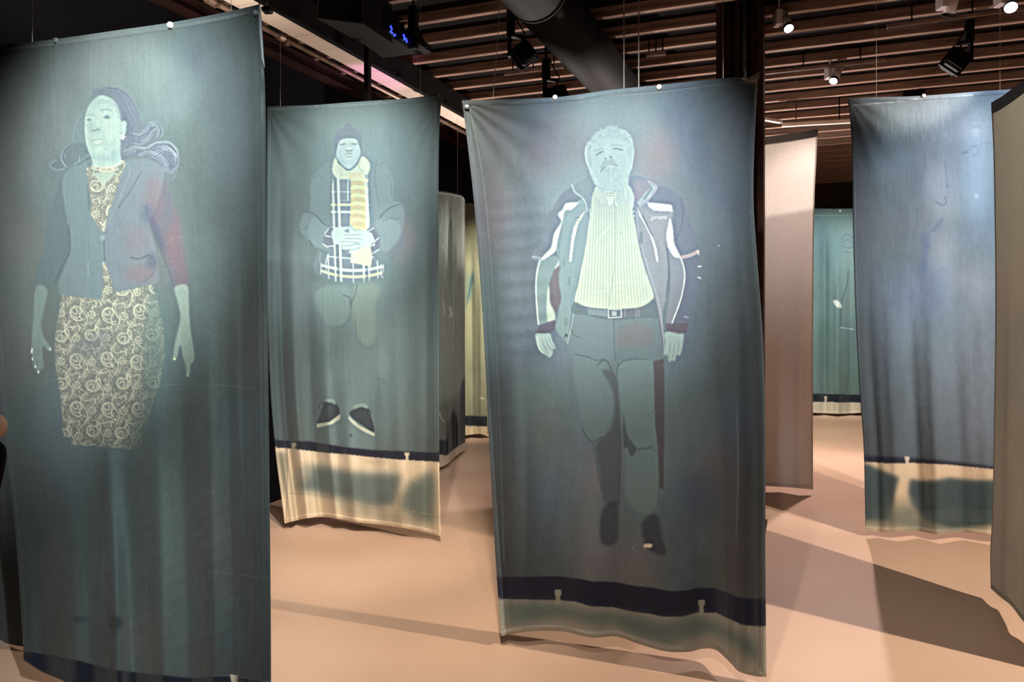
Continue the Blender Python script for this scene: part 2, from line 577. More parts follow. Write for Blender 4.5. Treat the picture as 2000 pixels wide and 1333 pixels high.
# ================================================================ the prints
def print_jacket_man():
    pr = Print(890, 130, 1510, 1345, (99, 114, 121), 3)
    pr.mottle(0.16, 0.08, 0.05)
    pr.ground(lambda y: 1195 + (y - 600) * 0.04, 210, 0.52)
    pr.frame(0, 0, 1)
    RED, NAVY = (112, 84, 86), (56, 66, 84)
    for x, y, rx, ry, c, al in ((1085, 290, 60, 70, RED, .35), (1275, 305, 45, 60, (140, 108, 108), .55), (965, 420, 30, 95, RED, .3),
                                (1235, 590, 60, 40, RED, .25), (1405, 915, 45, 45, RED, .4), (1375, 970, 40, 60, NAVY, .5),
                                (1440, 880, 30, 90, NAVY, .35), (1180, 900, 40, 80, RED, .25), (960, 620, 28, 110, (70, 100, 98), .4),
                                (1000, 250, 60, 50, NAVY, .25), (1420, 300, 70, 120, NAVY, .35), (1450, 600, 40, 160, (66, 76, 92), .3),
                                (1060, 800, 60, 90, (84, 112, 106), .4), (1110, 380, 50, 70, (124, 142, 138), .5),
                                (1330, 450, 90, 120, (88, 98, 112), .3), (1190, 240, 90, 45, (128, 142, 142), .45),  # pale ovals by head and shoulder: spotlight glow painted in
                                (1330, 820, 50, 120, (92, 112, 110), .3), (1240, 1000, 90, 60, (76, 98, 98), .4)):
        pr.ell(x, y, rx, ry, c, al, 18)
    # ---- trousers and legs (sheet frame K3)
    f = pr.frame(1030, 580, 2.563)
    f.poly([(222, 92), (232, 58), (420, 80), (640, 58), (660, 150), (690, 300), (684, 640), (684, 950), (668, 1010), (652, 1180), (600, 1190), (570, 1110),
            (482, 1030), (474, 800), (468, 1030), (455, 1190), (398, 1190), (388, 1090), (372, 980), (345, 840), (328, 730), (270, 650), (246, 480), (226, 320), (212, 200)],
           (92, 108, 112), 0.9, 1.2, False)
    f.poly([(455, 330), (540, 318), (628, 322), (634, 560), (648, 700), (655, 1000), (600, 1090), (500, 1010), (490, 760), (470, 640), (452, 430)], (104, 124, 124), 0.75, 2)
    f.poly([(228, 320), (360, 330), (420, 380), (440, 470), (420, 620), (345, 728), (285, 690), (250, 500)], (100, 118, 120), 0.7, 3)
    f.poly([(222, 95), (430, 110), (430, 310), (230, 305)], (102, 118, 122), 0.5, 3)
    f.poly([(372, 370), (440, 395), (466, 600), (474, 700), (468, 1028), (385, 1030), (365, 880), (345, 745), (415, 665), (436, 560), (424, 460)], (70, 74, 80), 0.75, 2.5)
    f.poly([(632, 322), (684, 310), (686, 640), (682, 962), (662, 960), (655, 760), (640, 640)], (72, 62, 68), 0.8, 1.2, False)
    f.poly([(480, 585), (500, 690), (545, 762), (520, 800), (500, 760), (478, 740)], (60, 70, 74), 0.7, 1.2)
    f.poly([(380, 1060), (450, 1030), (455, 1180), (452, 1215), (425, 1245), (378, 1240), (362, 1180)], (44, 48, 56), 0.7, 3)
    f.poly([(575, 1130), (650, 1090), (672, 1200), (692, 1285), (650, 1290), (590, 1240)], (44, 46, 56), 0.7, 3)
    f.poly([(450, 160), (560, 130), (620, 160), (630, 230), (540, 250), (455, 240)], (112, 88, 88), 0.35, 6)
    D = (66, 76, 80)
    for p, w, a in (([(215, 150), (232, 190), (262, 205)], 2, .6), ([(240, 290), (300, 300), (345, 318), (390, 310)], 1.6, .7),
                    ([(348, 345), (380, 318), (405, 330), (420, 365), (438, 410)], 2.2, .8), ([(452, 350), (480, 322), (540, 312), (610, 314)], 1.8, .7),
                    ([(455, 330), (448, 400), (452, 470)], 1.8, .7), ([(270, 655), (300, 705), (330, 728), (372, 700)], 1.8, .8),
                    ([(328, 735), (345, 830), (372, 970)], 1.5, .6), ([(500, 740), (560, 762), (630, 750)], 2, .6), ([(550, 770), (600, 760), (650, 772)], 1.6, .5),
                    ([(432, 110), (436, 250), (440, 320)], 1.4, .6), ([(600, 590), (632, 575)], 1.4, .5), ([(655, 760), (660, 900), (655, 1040)], 1.3, .5),
                    ([(612, 96), (640, 108), (655, 90)], 1.6, .7), ([(225, 60), (222, 110), (212, 150)], 2.5, .6), ([(470, 600), (476, 800), (470, 1020)], 2.0, .0)):
        f.line(p, D, w, a, 0.4)
    f.line([(472, 600), (477, 760), (470, 1020)], (112, 124, 128), 2.2, .6, .5)
    f.poly([(585, 1240), (612, 1236), (626, 1244), (618, 1256), (582, 1256)], (232, 215, 190), 0.95, 0.5)
    f.ell(588, 1268, 6, 5, (150, 150, 140), .7, .8)
    f.ell(552, 1172, 5, 4, (150, 158, 155), .6, .8)
    # hands
    H1, HD = (150, 172, 164), (98, 116, 116)
    f.poly([(46, 184), (110, 184), (124, 220), (140, 248), (137, 262), (128, 262), (128, 282), (118, 300), (106, 304), (92, 292), (62, 270), (44, 222)], H1, .85, .8)
    for p in ([(72, 215), (86, 250), (104, 296)], [(90, 212), (104, 240), (122, 272)], [(104, 205), (118, 232), (132, 252)]):
        f.line(p, HD, 1.3, .7, .2)
    f.line([(48, 200), (58, 255), (78, 284)], (196, 212, 198), 1.3, .7)
    f.poly([(692, 178), (776, 180), (779, 236), (768, 286), (756, 294), (746, 290), (738, 322), (722, 318), (716, 328), (705, 318), (704, 300), (692, 288), (684, 296), (683, 270), (690, 230)], H1, .8, .8)
    for p in ([(716, 230), (712, 270), (708, 312)], [(738, 232), (732, 270), (726, 312)], [(758, 228), (756, 262), (752, 286)]):
        f.line(p, HD, 1.3, .7, .2)
    # ---- torso (frame K1)
    f = pr.frame(1030, 230, 2.837)
    SL = (84, 92, 104)
    f.poly([(250, 385), (190, 425), (125, 525), (92, 590), (88, 690), (28, 742), (40, 790), (75, 800), (150, 720), (210, 520), (300, 450), (310, 400)], SL, .8, 1.3)
    f.poly([(70, 782), (180, 775), (140, 860), (118, 950), (120, 1050), (158, 1120), (60, 1150), (50, 1000), (48, 880)], (104, 124, 124), .9, .9)
    f.poly([(178, 812), (150, 848), (122, 920), (126, 1020), (155, 1082), (186, 1010), (190, 900)], (88, 80, 86), .85, 1)
    f.poly([(120, 930), (108, 1000), (112, 1132), (150, 1132), (152, 1082), (126, 1022)], (176, 190, 168), .8, 1)
    f.poly([(150, 838), (182, 780), (184, 810), (165, 830)], (170, 184, 176), .7, .8)
    # left front panel
    f.poly([(212, 512), (250, 508), (300, 455), (345, 500), (345, 580), (322, 730), (300, 840), (264, 1000), (240, 1120), (222, 1250), (205, 1235), (158, 1170), (176, 1060), (188, 1000), (174, 900), (180, 790), (160, 720), (192, 590)], (112, 132, 132), .92, .9)
    f.poly([(216, 474), (280, 470), (292, 462), (246, 510), (210, 516), (190, 590), (165, 690), (156, 738), (120, 768), (76, 790), (98, 757), (132, 718), (150, 640), (188, 578), (170, 540), (182, 520), (196, 510)], (206, 214, 196), .9, .8)
    f.poly([(325, 512), (282, 585), (258, 680), (243, 800), (232, 796), (246, 660), (258, 610), (280, 560)], (210, 222, 186), .95, .6, False)
    f.line([(320, 480), (345, 590), (318, 740), (290, 860), (258, 1030), (232, 1200), (215, 1248)], (72, 88, 92), 1.4, .8, .2)
    f.line([(340, 500), (352, 560), (330, 700), (300, 840), (268, 1000), (246, 1140), (222, 1250)], (168, 184, 176), 1.6, .7, .2)
    f.line([(300, 640), (282, 760), (262, 900), (238, 1040)], (92, 108, 112), 1.0, .6, .2)
    f.line([(70, 790), (50, 880), (49, 1000), (62, 1148)], (214, 224, 206), 1.5, .95)
    f.line([(195, 590), (178, 700), (182, 860)], (80, 96, 100), 1.3, .6, .3)
    f.line([(30, 772), (72, 778)], (140, 150, 150), 4, .5, .5)
    f.poly([(62, 1150), (155, 1120), (152, 1175), (120, 1194), (50, 1196)], (72, 70, 82), .9, .8, False)
    for x, y in ((203, 795), (232, 905), (215, 1130)):
        f.poly([(x - 8, y - 18), (x + 8, y - 18), (x + 6, y + 22), (x - 9, y + 22)], (92, 108, 110), .6, .8)
    f.line([(265, 560), (290, 552), (278, 575)], (60, 74, 78), 1.2, .8)
    f.line([(205, 1220), (215, 1200), (222, 1215)], (40, 50, 56), 1.6, .9)
    # left collar
    f.poly([(250, 374), (300, 350), (345, 326), (372, 350), (384, 395), (345, 440), (342, 510), (318, 470), (290, 440), (262, 412)], (100, 114, 120), .92, .9)
    f.line([(248, 372), (262, 410), (300, 440), (322, 470), (330, 520)], (176, 190, 186), 1.8, .9)
    f.line([(366, 352), (384, 392), (378, 420)], (52, 60, 68), 2.4, .7, .5)
    # right side
    f.poly([(665, 460), (720, 385), (795, 400), (855, 455), (895, 560), (935, 650), (948, 735), (955, 900), (915, 1080), (892, 1140), (800, 1140), (850, 1000), (868, 870), (850, 780), (815, 700), (806, 600), (805, 490)], (80, 86, 102), .85, 1.3)
    f.line([(848, 440), (862, 520), (850, 620), (820, 680)], (58, 66, 82), 2.2, .6, .8)
    f.poly([(612, 490), (668, 494), (700, 514), (802, 520), (792, 575), (775, 640), (773, 722), (792, 850), (770, 1000), (748, 1100), (762, 1280), (750, 1262), (722, 1090), (697, 975), (655, 850), (622, 730), (600, 620), (592, 520)], (116, 118, 126), .92, .9)
    f.poly([(640, 560), (760, 560), (770, 700), (720, 820), (660, 700)], (128, 116, 122), .35, 5)
    f.poly([(664, 470), (730, 476), (798, 484), (806, 520), (700, 515), (672, 494)], (204, 214, 210), .92, .8, False)
    f.poly([(792, 560), (806, 622), (812, 690), (830, 735), (852, 782), (812, 772), (776, 722), (770, 650), (782, 590)], (200, 210, 206), .92, .8)
    f.poly([(776, 722), (812, 772), (852, 782), (872, 870), (852, 1000), (802, 1140), (766, 1132), (786, 1000), (794, 880)], (108, 112, 122), .9, .9)
    f.poly([(766, 1010), (790, 880), (778, 720), (768, 690), (780, 850)], (54, 62, 78), .7, 1)
    f.line([(852, 780), (872, 870), (852, 1000), (802, 1138)], (216, 224, 214), 1.5, .95)
    f.line([(858, 774), (905, 762), (946, 742)], (158, 140, 144), 6.5, .85, .3)
    f.line([(940, 738), (950, 760)], (214, 220, 220), 1.4, .9)
    f.line([(946, 826), (962, 824)], (224, 230, 230), 1.3, .95)
    f.line([(946, 884), (960, 892)], (224, 230, 230), 1.3, .95)
    f.line([(868, 1104), (892, 1108)], (170, 170, 176), 2, .6)
    f.poly([(764, 1138), (800, 1142), (890, 1138), (882, 1190), (845, 1200), (772, 1182)], (78, 68, 80), .85, .9, False)
    f.poly([(612, 505), (640, 560), (668, 610), (700, 680), (716, 730), (725, 800), (716, 796), (702, 720), (680, 650), (648, 585), (622, 545)], (206, 216, 220), .95, .5, False)
    f.line([(640, 545), (664, 600), (690, 650)], (66, 74, 84), 2.4, .8)
    f.line([(592, 500), (600, 600), (622, 720), (655, 840), (697, 970), (725, 1090), (752, 1262)], (66, 76, 88), 1.6, .8, .3)
    f.line([(606, 520), (612, 610), (636, 720), (670, 840), (712, 970), (740, 1090), (758, 1270)], (160, 170, 174), 1.5, .6, .3)
    f.poly([(620, 640), (630, 630), (640, 640), (640, 690), (630, 700), (620, 690)], (84, 94, 102), .8, .6)
    for x, y in ((590, 520), (592, 545)):
        f.ell(x, y, 5, 5, (190, 200, 206), .8, .4)
    # collar right
    f.poly([(562, 322), (630, 326), (700, 362), (720, 386), (665, 455), (622, 492), (592, 476), (588, 430), (560, 380)], (92, 98, 116), .92, .9)
    f.poly([(600, 350), (670, 352), (690, 370), (640, 430), (600, 470), (590, 430)], (128, 108, 118), .6, 3)
    f.poly([(664, 350), (716, 386), (672, 452), (622, 490), (606, 472), (640, 432), (690, 382)], (148, 156, 160), .8, .7, False)
    f.line([(690, 392), (648, 448)], (92, 98, 108), 4.0, .9, .2)
    f.line([(668, 350), (718, 386), (668, 458), (622, 492)], (178, 160, 164), 1.3, .8)
    # chest lettering on the jacket
    X, Y = 690, 556
    for k, ch in enumerate('SPYDER'):
        x = X + k * 14.5
        y = Y - k * 0.6
        segs = {'S': [[(10, -7), (2, -7), (1, -1), (9, 1), (8, 7), (0, 7)]], 'P': [[(0, 7), (2, -7), (10, -6), (9, 0), (2, 1)]],
                'Y': [[(0, -7), (5, 0), (10, -7)], [(5, 0), (4, 7)]], 'D': [[(0, 7), (2, -7), (9, -5), (9, 4), (0, 7)]],
                'E': [[(10, -7), (2, -7), (0, 7), (9, 7)], [(1, 0), (8, 0)]], 'R': [[(0, 7), (2, -7), (10, -6), (9, 0), (2, 1), (9, 7)]]}[ch]
        for sg in segs:
            f.line([(x + a, y + b) for a, b in sg], (196, 190, 194), 0.9, .8, 0, False)
    # shirt
    sh = f.mask([(384, 385), (362, 430), (345, 560), (322, 720), (300, 830), (284, 920), (264, 1022), (330, 1048), (450, 1060), (600, 1055), (660, 1032), (698, 1000), (690, 950), (655, 850), (622, 730), (602, 620), (584, 520), (590, 440), (562, 376), (530, 395), (480, 412), (430, 402)], .9)
    f.put(sh, (196, 206, 172), .95)

    def fs(X, Y):
        xx = X - 1190 + 0.10 * (Y - 400) * np.clip((X - 1190) / 80.0, -1, 1) * -0.9
        return (0.5 + 0.5 * np.cos(2 * np.pi * xx / 4.9)) ** 1.4
    stripes(pr, sh, fs, (150, 164, 146), .75)
    sh2 = f.mask([(560, 560), (700, 900), (690, 1010), (600, 1050), (640, 900), (600, 700)], 8)
    f.put(sh2, (150, 165, 158), .30)
    f.line([(484, 450), (488, 560), (486, 800), (448, 1055)], (130, 146, 132), 1.2, .55, .3)
    f.line([(470, 590), (420, 640), (380, 700)], (232, 236, 205), 2.0, .25, 1)
    f.line([(500, 600), (540, 700), (560, 820)], (150, 160, 140), 2.0, .3, 1.5)
    f.line([(300, 930), (420, 950), (560, 930), (660, 960)], (150, 160, 140), 1.6, .3, 1.2)
    # shirt collar
    lc = f.mask([(376, 386), (402, 392), (430, 406), (437, 470), (415, 474), (386, 442)], .7)
    f.put(lc, (214, 224, 196), .95)
    stripes(pr, lc, lambda X, Y: (0.5 + 0.5 * np.cos(2 * np.pi * (Y - 0.7 * X) / 4.2)), (150, 166, 150), .7)
    tc_ = f.mask([(434, 410), (478, 408), (482, 440), (470, 480), (452, 484), (440, 450)], .6)
    f.put(tc_, (212, 222, 190), .95)
    f.line([(436, 420), (480, 418)], (110, 126, 118), 1.2, .8)
    f.line([(438, 432), (480, 432)], (120, 136, 124), 1.2, .7)
    rc = f.mask([(494, 400), (520, 392), (545, 366), (562, 378), (590, 440), (580, 500), (545, 470), (500, 484), (488, 470)], .7)
    f.put(rc, (196, 208, 190), .9)
    stripes(pr, rc, lambda X, Y: (0.5 + 0.5 * np.cos(2 * np.pi * (X + 0.1 * Y) / 4.3)), (140, 158, 146), .6)
    f.line([(492, 400), (488, 470), (500, 486)], (226, 234, 214), 1.4, .9)
    f.line([(494, 400), (520, 394), (538, 374), (546, 440)], (226, 234, 214), 1.2, .8)
    # belt
    f.poly([(262, 1022), (330, 1050), (450, 1062), (600, 1056), (665, 1034), (698, 1005), (720, 1060), (720, 1100), (640, 1112), (450, 1120), (330, 1096), (245, 1080)], (78, 92, 98), .85, .9)
    f.poly([(332, 1056), (450, 1066), (450, 1104), (332, 1090)], (112, 128, 130), .8, .8, False)
    f.poly([(522, 1064), (652, 1052), (652, 1084), (524, 1108)], (92, 90, 98), .8, .8, False)
    f.line([(450, 1063), (520, 1063), (521, 1106), (450, 1110), (450, 1063)], (196, 204, 196), 1.5, .9, 0, False)
    f.poly([(466, 1072), (494, 1072), (494, 1098), (466, 1098)], (160, 168, 166), .8, .6, False)
    for x in (540, 602, 616):
        f.line([(x, 1062), (x + 2, 1104)], (140, 148, 150), 1.4, .7)
    # ---- head (frame K2)
    f = pr.frame(1120, 240, 8.886)
    f.poly([(400, 1110), (325, 960), (272, 780), (228, 690), (205, 560), (214, 420), (286, 300), (400, 170), (540, 105), (660, 60), (780, 95), (900, 130), (990, 220), (1032, 350), (1052, 500), (1032, 650), (1008, 790), (960, 900), (945, 1080), (880, 1120), (720, 1190), (560, 1180)], (168, 188, 180), .95, 1.0)
    f.poly([(300, 400), (340, 330), (520, 260), (700, 270), (880, 300), (980, 400), (990, 560), (960, 780), (900, 900), (940, 1060), (860, 1120), (700, 1180), (560, 1170), (410, 1090), (330, 940), (300, 760)], (184, 204, 190), .85, 2.2)
    for k in range(170):        # curly grey hair
        a = pr.rng.uniform(math.pi * 1.0, math.pi * 2.0)
        rr = pr.rng.uniform(.72, 1.03)
        x, y = 630 + 400 * rr * math.cos(a), 470 + 400 * rr * math.sin(a)
        q = pr.rng.uniform(0, 6.28)
        c = (196, 208, 206) if k % 2 else (132, 150, 154)
        f.line([(x, y), (x + 26 * math.cos(q), y + 26 * math.sin(q)), (x + 40 * math.cos(q + .8), y + 40 * math.sin(q + .8))], c, 1.1, .38, .3)
    f.poly([(560, 40), (700, 20), (860, 90), (760, 180), (600, 150)], (150, 168, 168), .4, 4)
    E = (118, 138, 134)
    f.line([(360, 490), (430, 470), (500, 440)], E, 1.8, .5, .7)
    f.line([(640, 400), (740, 385), (850, 400)], E, 2.0, .5, .7)
    f.poly([(370, 545), (440, 500), (520, 480), (500, 525), (430, 560)], (148, 168, 160), .6, 1.2)
    f.poly([(650, 450), (720, 432), (850, 445), (850, 478), (740, 480)], (148, 168, 160), .6, 1.2)
    f.line([(392, 566), (430, 540), (470, 514), (510, 498)], (92, 112, 112), 1.5, .85, .2)
    f.line([(700, 452), (760, 446), (820, 466), (850, 474)], (92, 112, 112), 1.5, .8, .2)
    f.poly([(600, 330), (650, 420), (640, 520), (600, 560), (550, 590), (560, 480), (550, 380)], (208, 220, 200), .6, 2.5)
    f.ell(556, 622, 14, 12, (88, 106, 108), .9, .4)
    f.ell(645, 594, 22, 13, (78, 96, 100), .9, .4)
    f.poly([(545, 640), (600, 640), (690, 620), (720, 680), (760, 720), (650, 725), (540, 760), (490, 830), (470, 760), (500, 700)], (146, 162, 156), .7, 1.4)
    f.line([(475, 850), (505, 800), (560, 770), (640, 748), (720, 735), (765, 745)], (92, 112, 110), 1.8, .8, .3)
    f.poly([(565, 765), (640, 742), (700, 738), (700, 752), (640, 762), (575, 778)], (222, 230, 216), .8, .6)
    f.poly([(500, 810), (560, 782), (650, 770), (750, 760), (740, 830), (650, 850), (540, 860)], (160, 178, 170), .6, 2)
    f.line([(655, 770), (652, 860), (660, 1000)], (224, 234, 220), 2.0, .45, 1.2)
    for k in range(120):        # beard flecks
        x, y = pr.rng.uniform(380, 900), pr.rng.uniform(830, 1130)
        f.line([(x, y), (x + pr.rng.uniform(-14, 14), y + 40)], (206, 218, 204) if k % 2 else (154, 172, 164), 1.0, .35, .4)
    f.line([(215, 430), (208, 560), (238, 700), (280, 800), (310, 900)], (206, 220, 210), 2.4, .7, .6)
    f.line([(285, 600), (300, 700), (290, 780)], (120, 140, 138), 1.5, .5, .6)
    f.poly([(930, 420), (985, 400), (1040, 480), (1020, 640), (960, 600)], (152, 170, 166), .55, 2)
    f.line([(1035, 480), (1030, 640), (1000, 790), (950, 900)], (200, 214, 208), 1.8, .7, .6)
    f.poly([(940, 900), (1000, 900), (960, 980), (945, 1080), (880, 1110)], (160, 178, 172), .4, 2)
    pr.tone(0.80, 0.85)
    pr.tone(0.42, 0.60, 1190, 300, 110, 130)  # haze of the spotlight around the head put into the print
    pr.tone(0.66, 0.72, 1190, 460, 170, 150)
    # ---- dark band, clip marks and the pale foot of the sheet
    f = pr.frame(900, 1060, 3.125)
    top = [(225, 210), (420, 210), (600, 208), (720, 222), (800, 238), (940, 242), (1070, 268), (1150, 274), (1270, 298), (1370, 296), (1430, 280), (1540, 278), (1620, 306), (1700, 338), (1850, 348)]
    bot = [(225, 345), (420, 350), (580, 352), (700, 362), (790, 390), (930, 396), (1050, 424), (1150, 436), (1240, 456), (1350, 456), (1440, 428), (1560, 430), (1640, 468), (1720, 505), (1850, 515)]
    low = [(1960, 1000), (100, 1000)]
    f.poly([(100, 210)] + top + [(1960, 352)] + low, (30, 34, 54), 1.0, .6, False)
    pale = f.mask([(100, 345)] + bot + [(1960, 518)] + low, .6, False)
    f.put(pale, (156, 156, 146), 1.0)
    f.poly([(280, 370), (560, 370), (800, 420), (1060, 440), (1240, 480), (1440, 450), (1640, 520), (1800, 620), (1790, 720), (1560, 560), (1400, 590), (1240, 600), (1060, 560), (940, 500), (800, 500), (600, 460), (320, 500), (285, 440)], (82, 104, 106), .75, 9)
    f.poly([(950, 490), (1080, 470), (1240, 560), (1330, 640), (1150, 600)], (96, 112, 112), .5, 6)
    hem = [(240, 540), (430, 522), (620, 520), (800, 552), (950, 548), (1100, 596), (1250, 632), (1390, 642), (1480, 626), (1560, 636), (1650, 706), (1700, 754), (1800, 786), (1862, 790)]
    f.line(hem, (206, 194, 178), 4.0, .5, 2.0)
    f.line(hem, (108, 100, 94), 1.0, .6, 0)
    f.line([(1822, 515), (1826, 640), (1824, 770)], (90, 96, 94), 1.2, .7)
    for x, y in ((593, 290), (1468, 352)):
        f.poly([(x - 21, y), (x + 21, y), (x + 20, y + 30), (x + 13, y + 38), (x + 15, y + 90), (x - 13, y + 90), (x - 13, y + 38), (x - 20, y + 30)], (150, 158, 146), 1.0, .4, False)
    # stitched seams
    f.frame(0, 0, 1)
    f.line([(921, 208), (1100, 194), (1287, 180), (1350, 172), (1470, 158)], (140, 152, 152), 1.2, .55, .3)
    f.line([(918, 212), (945, 360), (962, 560), (975, 800), (985, 1100)], (120, 138, 138), 1.2, .55, .3)
    f.line([(1470, 160), (1466, 400), (1472, 500), (1484, 700), (1487, 1000), (1490, 1220)], (104, 122, 122), 1.2, .55, .3)
    for x, y in ((1404, 480), (1236, 1072), (1272, 430)):
        f.ell(x, y, 1.2, 1.2, (190, 200, 200), .8, .4)
    return pr


def paisley(pr, cx, cy, sz, rot, light, al=.9):
    """teardrop motif: curled outline, beads and an inner hook (sheet units)"""
    def tr(x, y):
        c, s = math.cos(rot), math.sin(rot)
        return (cx + sz * (x * c - y * s), cy + sz * (x * s + y * c))
    out = [(0.15, -1.0), (0.55, -0.72), (0.72, -0.2), (0.6, 0.3), (0.2, 0.58), (-0.3, 0.52), (-0.58, 0.1), (-0.42, -0.35), (-0.05, -0.45), (0.15, -0.7), (0.15, -1.0)]
    pr.line([tr(*p) for p in out], light, 1.5, al, .15)
    pr.line([tr(x * .74, y * .74 + .03) for x, y in out[1:-2]], light, .9, al * .8, .15)
    for k in range(11):
        a = -1.2 + k * .33
        pr.line([tr(.50 * math.cos(a), .50 * math.sin(a)), tr(.62 * math.cos(a), .62 * math.sin(a))], light, 1.0, al, .1)
    pr.line([tr(-.22, .22), tr(-.15, -.05), tr(.12, -.12), tr(.28, .08), tr(.2, .26)], light, 1.6, al, .15)


def flower(pr, cx, cy, sz, light, al=.9):
    for k in range(9):
        a = k * .698
        pr.ell(cx + .62 * sz * math.cos(a), cy + .62 * sz * math.sin(a), sz * .17, sz * .12, light, al, .35, a)
    for k in range(5):
        a = k * 1.257 + .3
        pr.ell(cx + .28 * sz * math.cos(a), cy + .28 * sz * math.sin(a), sz * .1, sz * .1, light, al, .3)
    pr.ell(cx, cy, sz * .1, sz * .1, light, al, .3)


def paisley_cloth(x0, y0, x1, y1, seed):
    """the patterned fabric as its own small print, later laid into a garment mask"""
    q = Print(x0, y0, x1, y1, (112, 111, 103), seed)
    h, w, r = q.h, q.w, q.rng
    n = vnoise(h, w, 3.2, 3.2, r)
    n2 = vnoise(h, w, 5, 4, r)
    ridge = np.clip(1 - np.abs(n - .5) * 9, 0, 1) * .75 + np.clip(1 - np.abs(n2 - .5) * 8, 0, 1) * .6
    q.a += ridge[..., None] * np.array([78, 76, 58])
    L = (220, 218, 184)
    D = (96, 96, 92)
    for j, y in enumerate(np.arange(y0 - 20, y1 + 40, 47)):
        for i, x in enumerate(np.arange(x0 - 30, x1 + 50, 60)):
            xx = x + (30 if j % 2 else 0) + r.uniform(-4, 4)
            yy = y + r.uniform(-4, 4)
            q.ell(xx, yy, 20, 19, D, .35, 3)
            paisley(q, xx, yy, 19, .5 + 1.9 * (j % 2) + r.uniform(-.15, .15), L)
            q.ell(xx + 30, yy + 5, 12, 11, D, .4, 2.5)
            flower(q, xx + 30, yy + 5, 11, L)
            q.line([(xx + 18, yy - 30), (xx + 8, yy - 12), (xx + 22, yy + 14), (xx + 14, yy + 34)], L, 1.5, .85, .15)
            q.line([(xx + 23, yy - 30), (xx + 13, yy - 12), (xx + 27, yy + 14), (xx + 19, yy + 34)], L, .8, .7, .15)
            for k in range(6):
                q.ell(xx + 48 - 4 * k, yy - 26 + 5 * k, 1.5, 1.1, L, .8, .25)
            q.line([(xx - 26, yy + 22), (xx - 12, yy + 30), (xx + 4, yy + 26), (xx + 6, yy + 36)], L, 1.2, .8, .15)
    return q


def lay(pr, mk, q, alpha=1.0):
    if mk is None:
        return
    m, (xa, xb, ya, yb) = mk
    X, Y = np.meshgrid(np.arange(xa, xb) + pr.x0, np.arange(ya, yb) + pr.y0)
    c = q.sample(X.astype(float), Y.astype(float))
    sub = pr.a[ya:yb, xa:xb]
    k = (m * alpha)[..., None]
    pr.a[ya:yb, xa:xb] = sub * (1 - k) + c * k


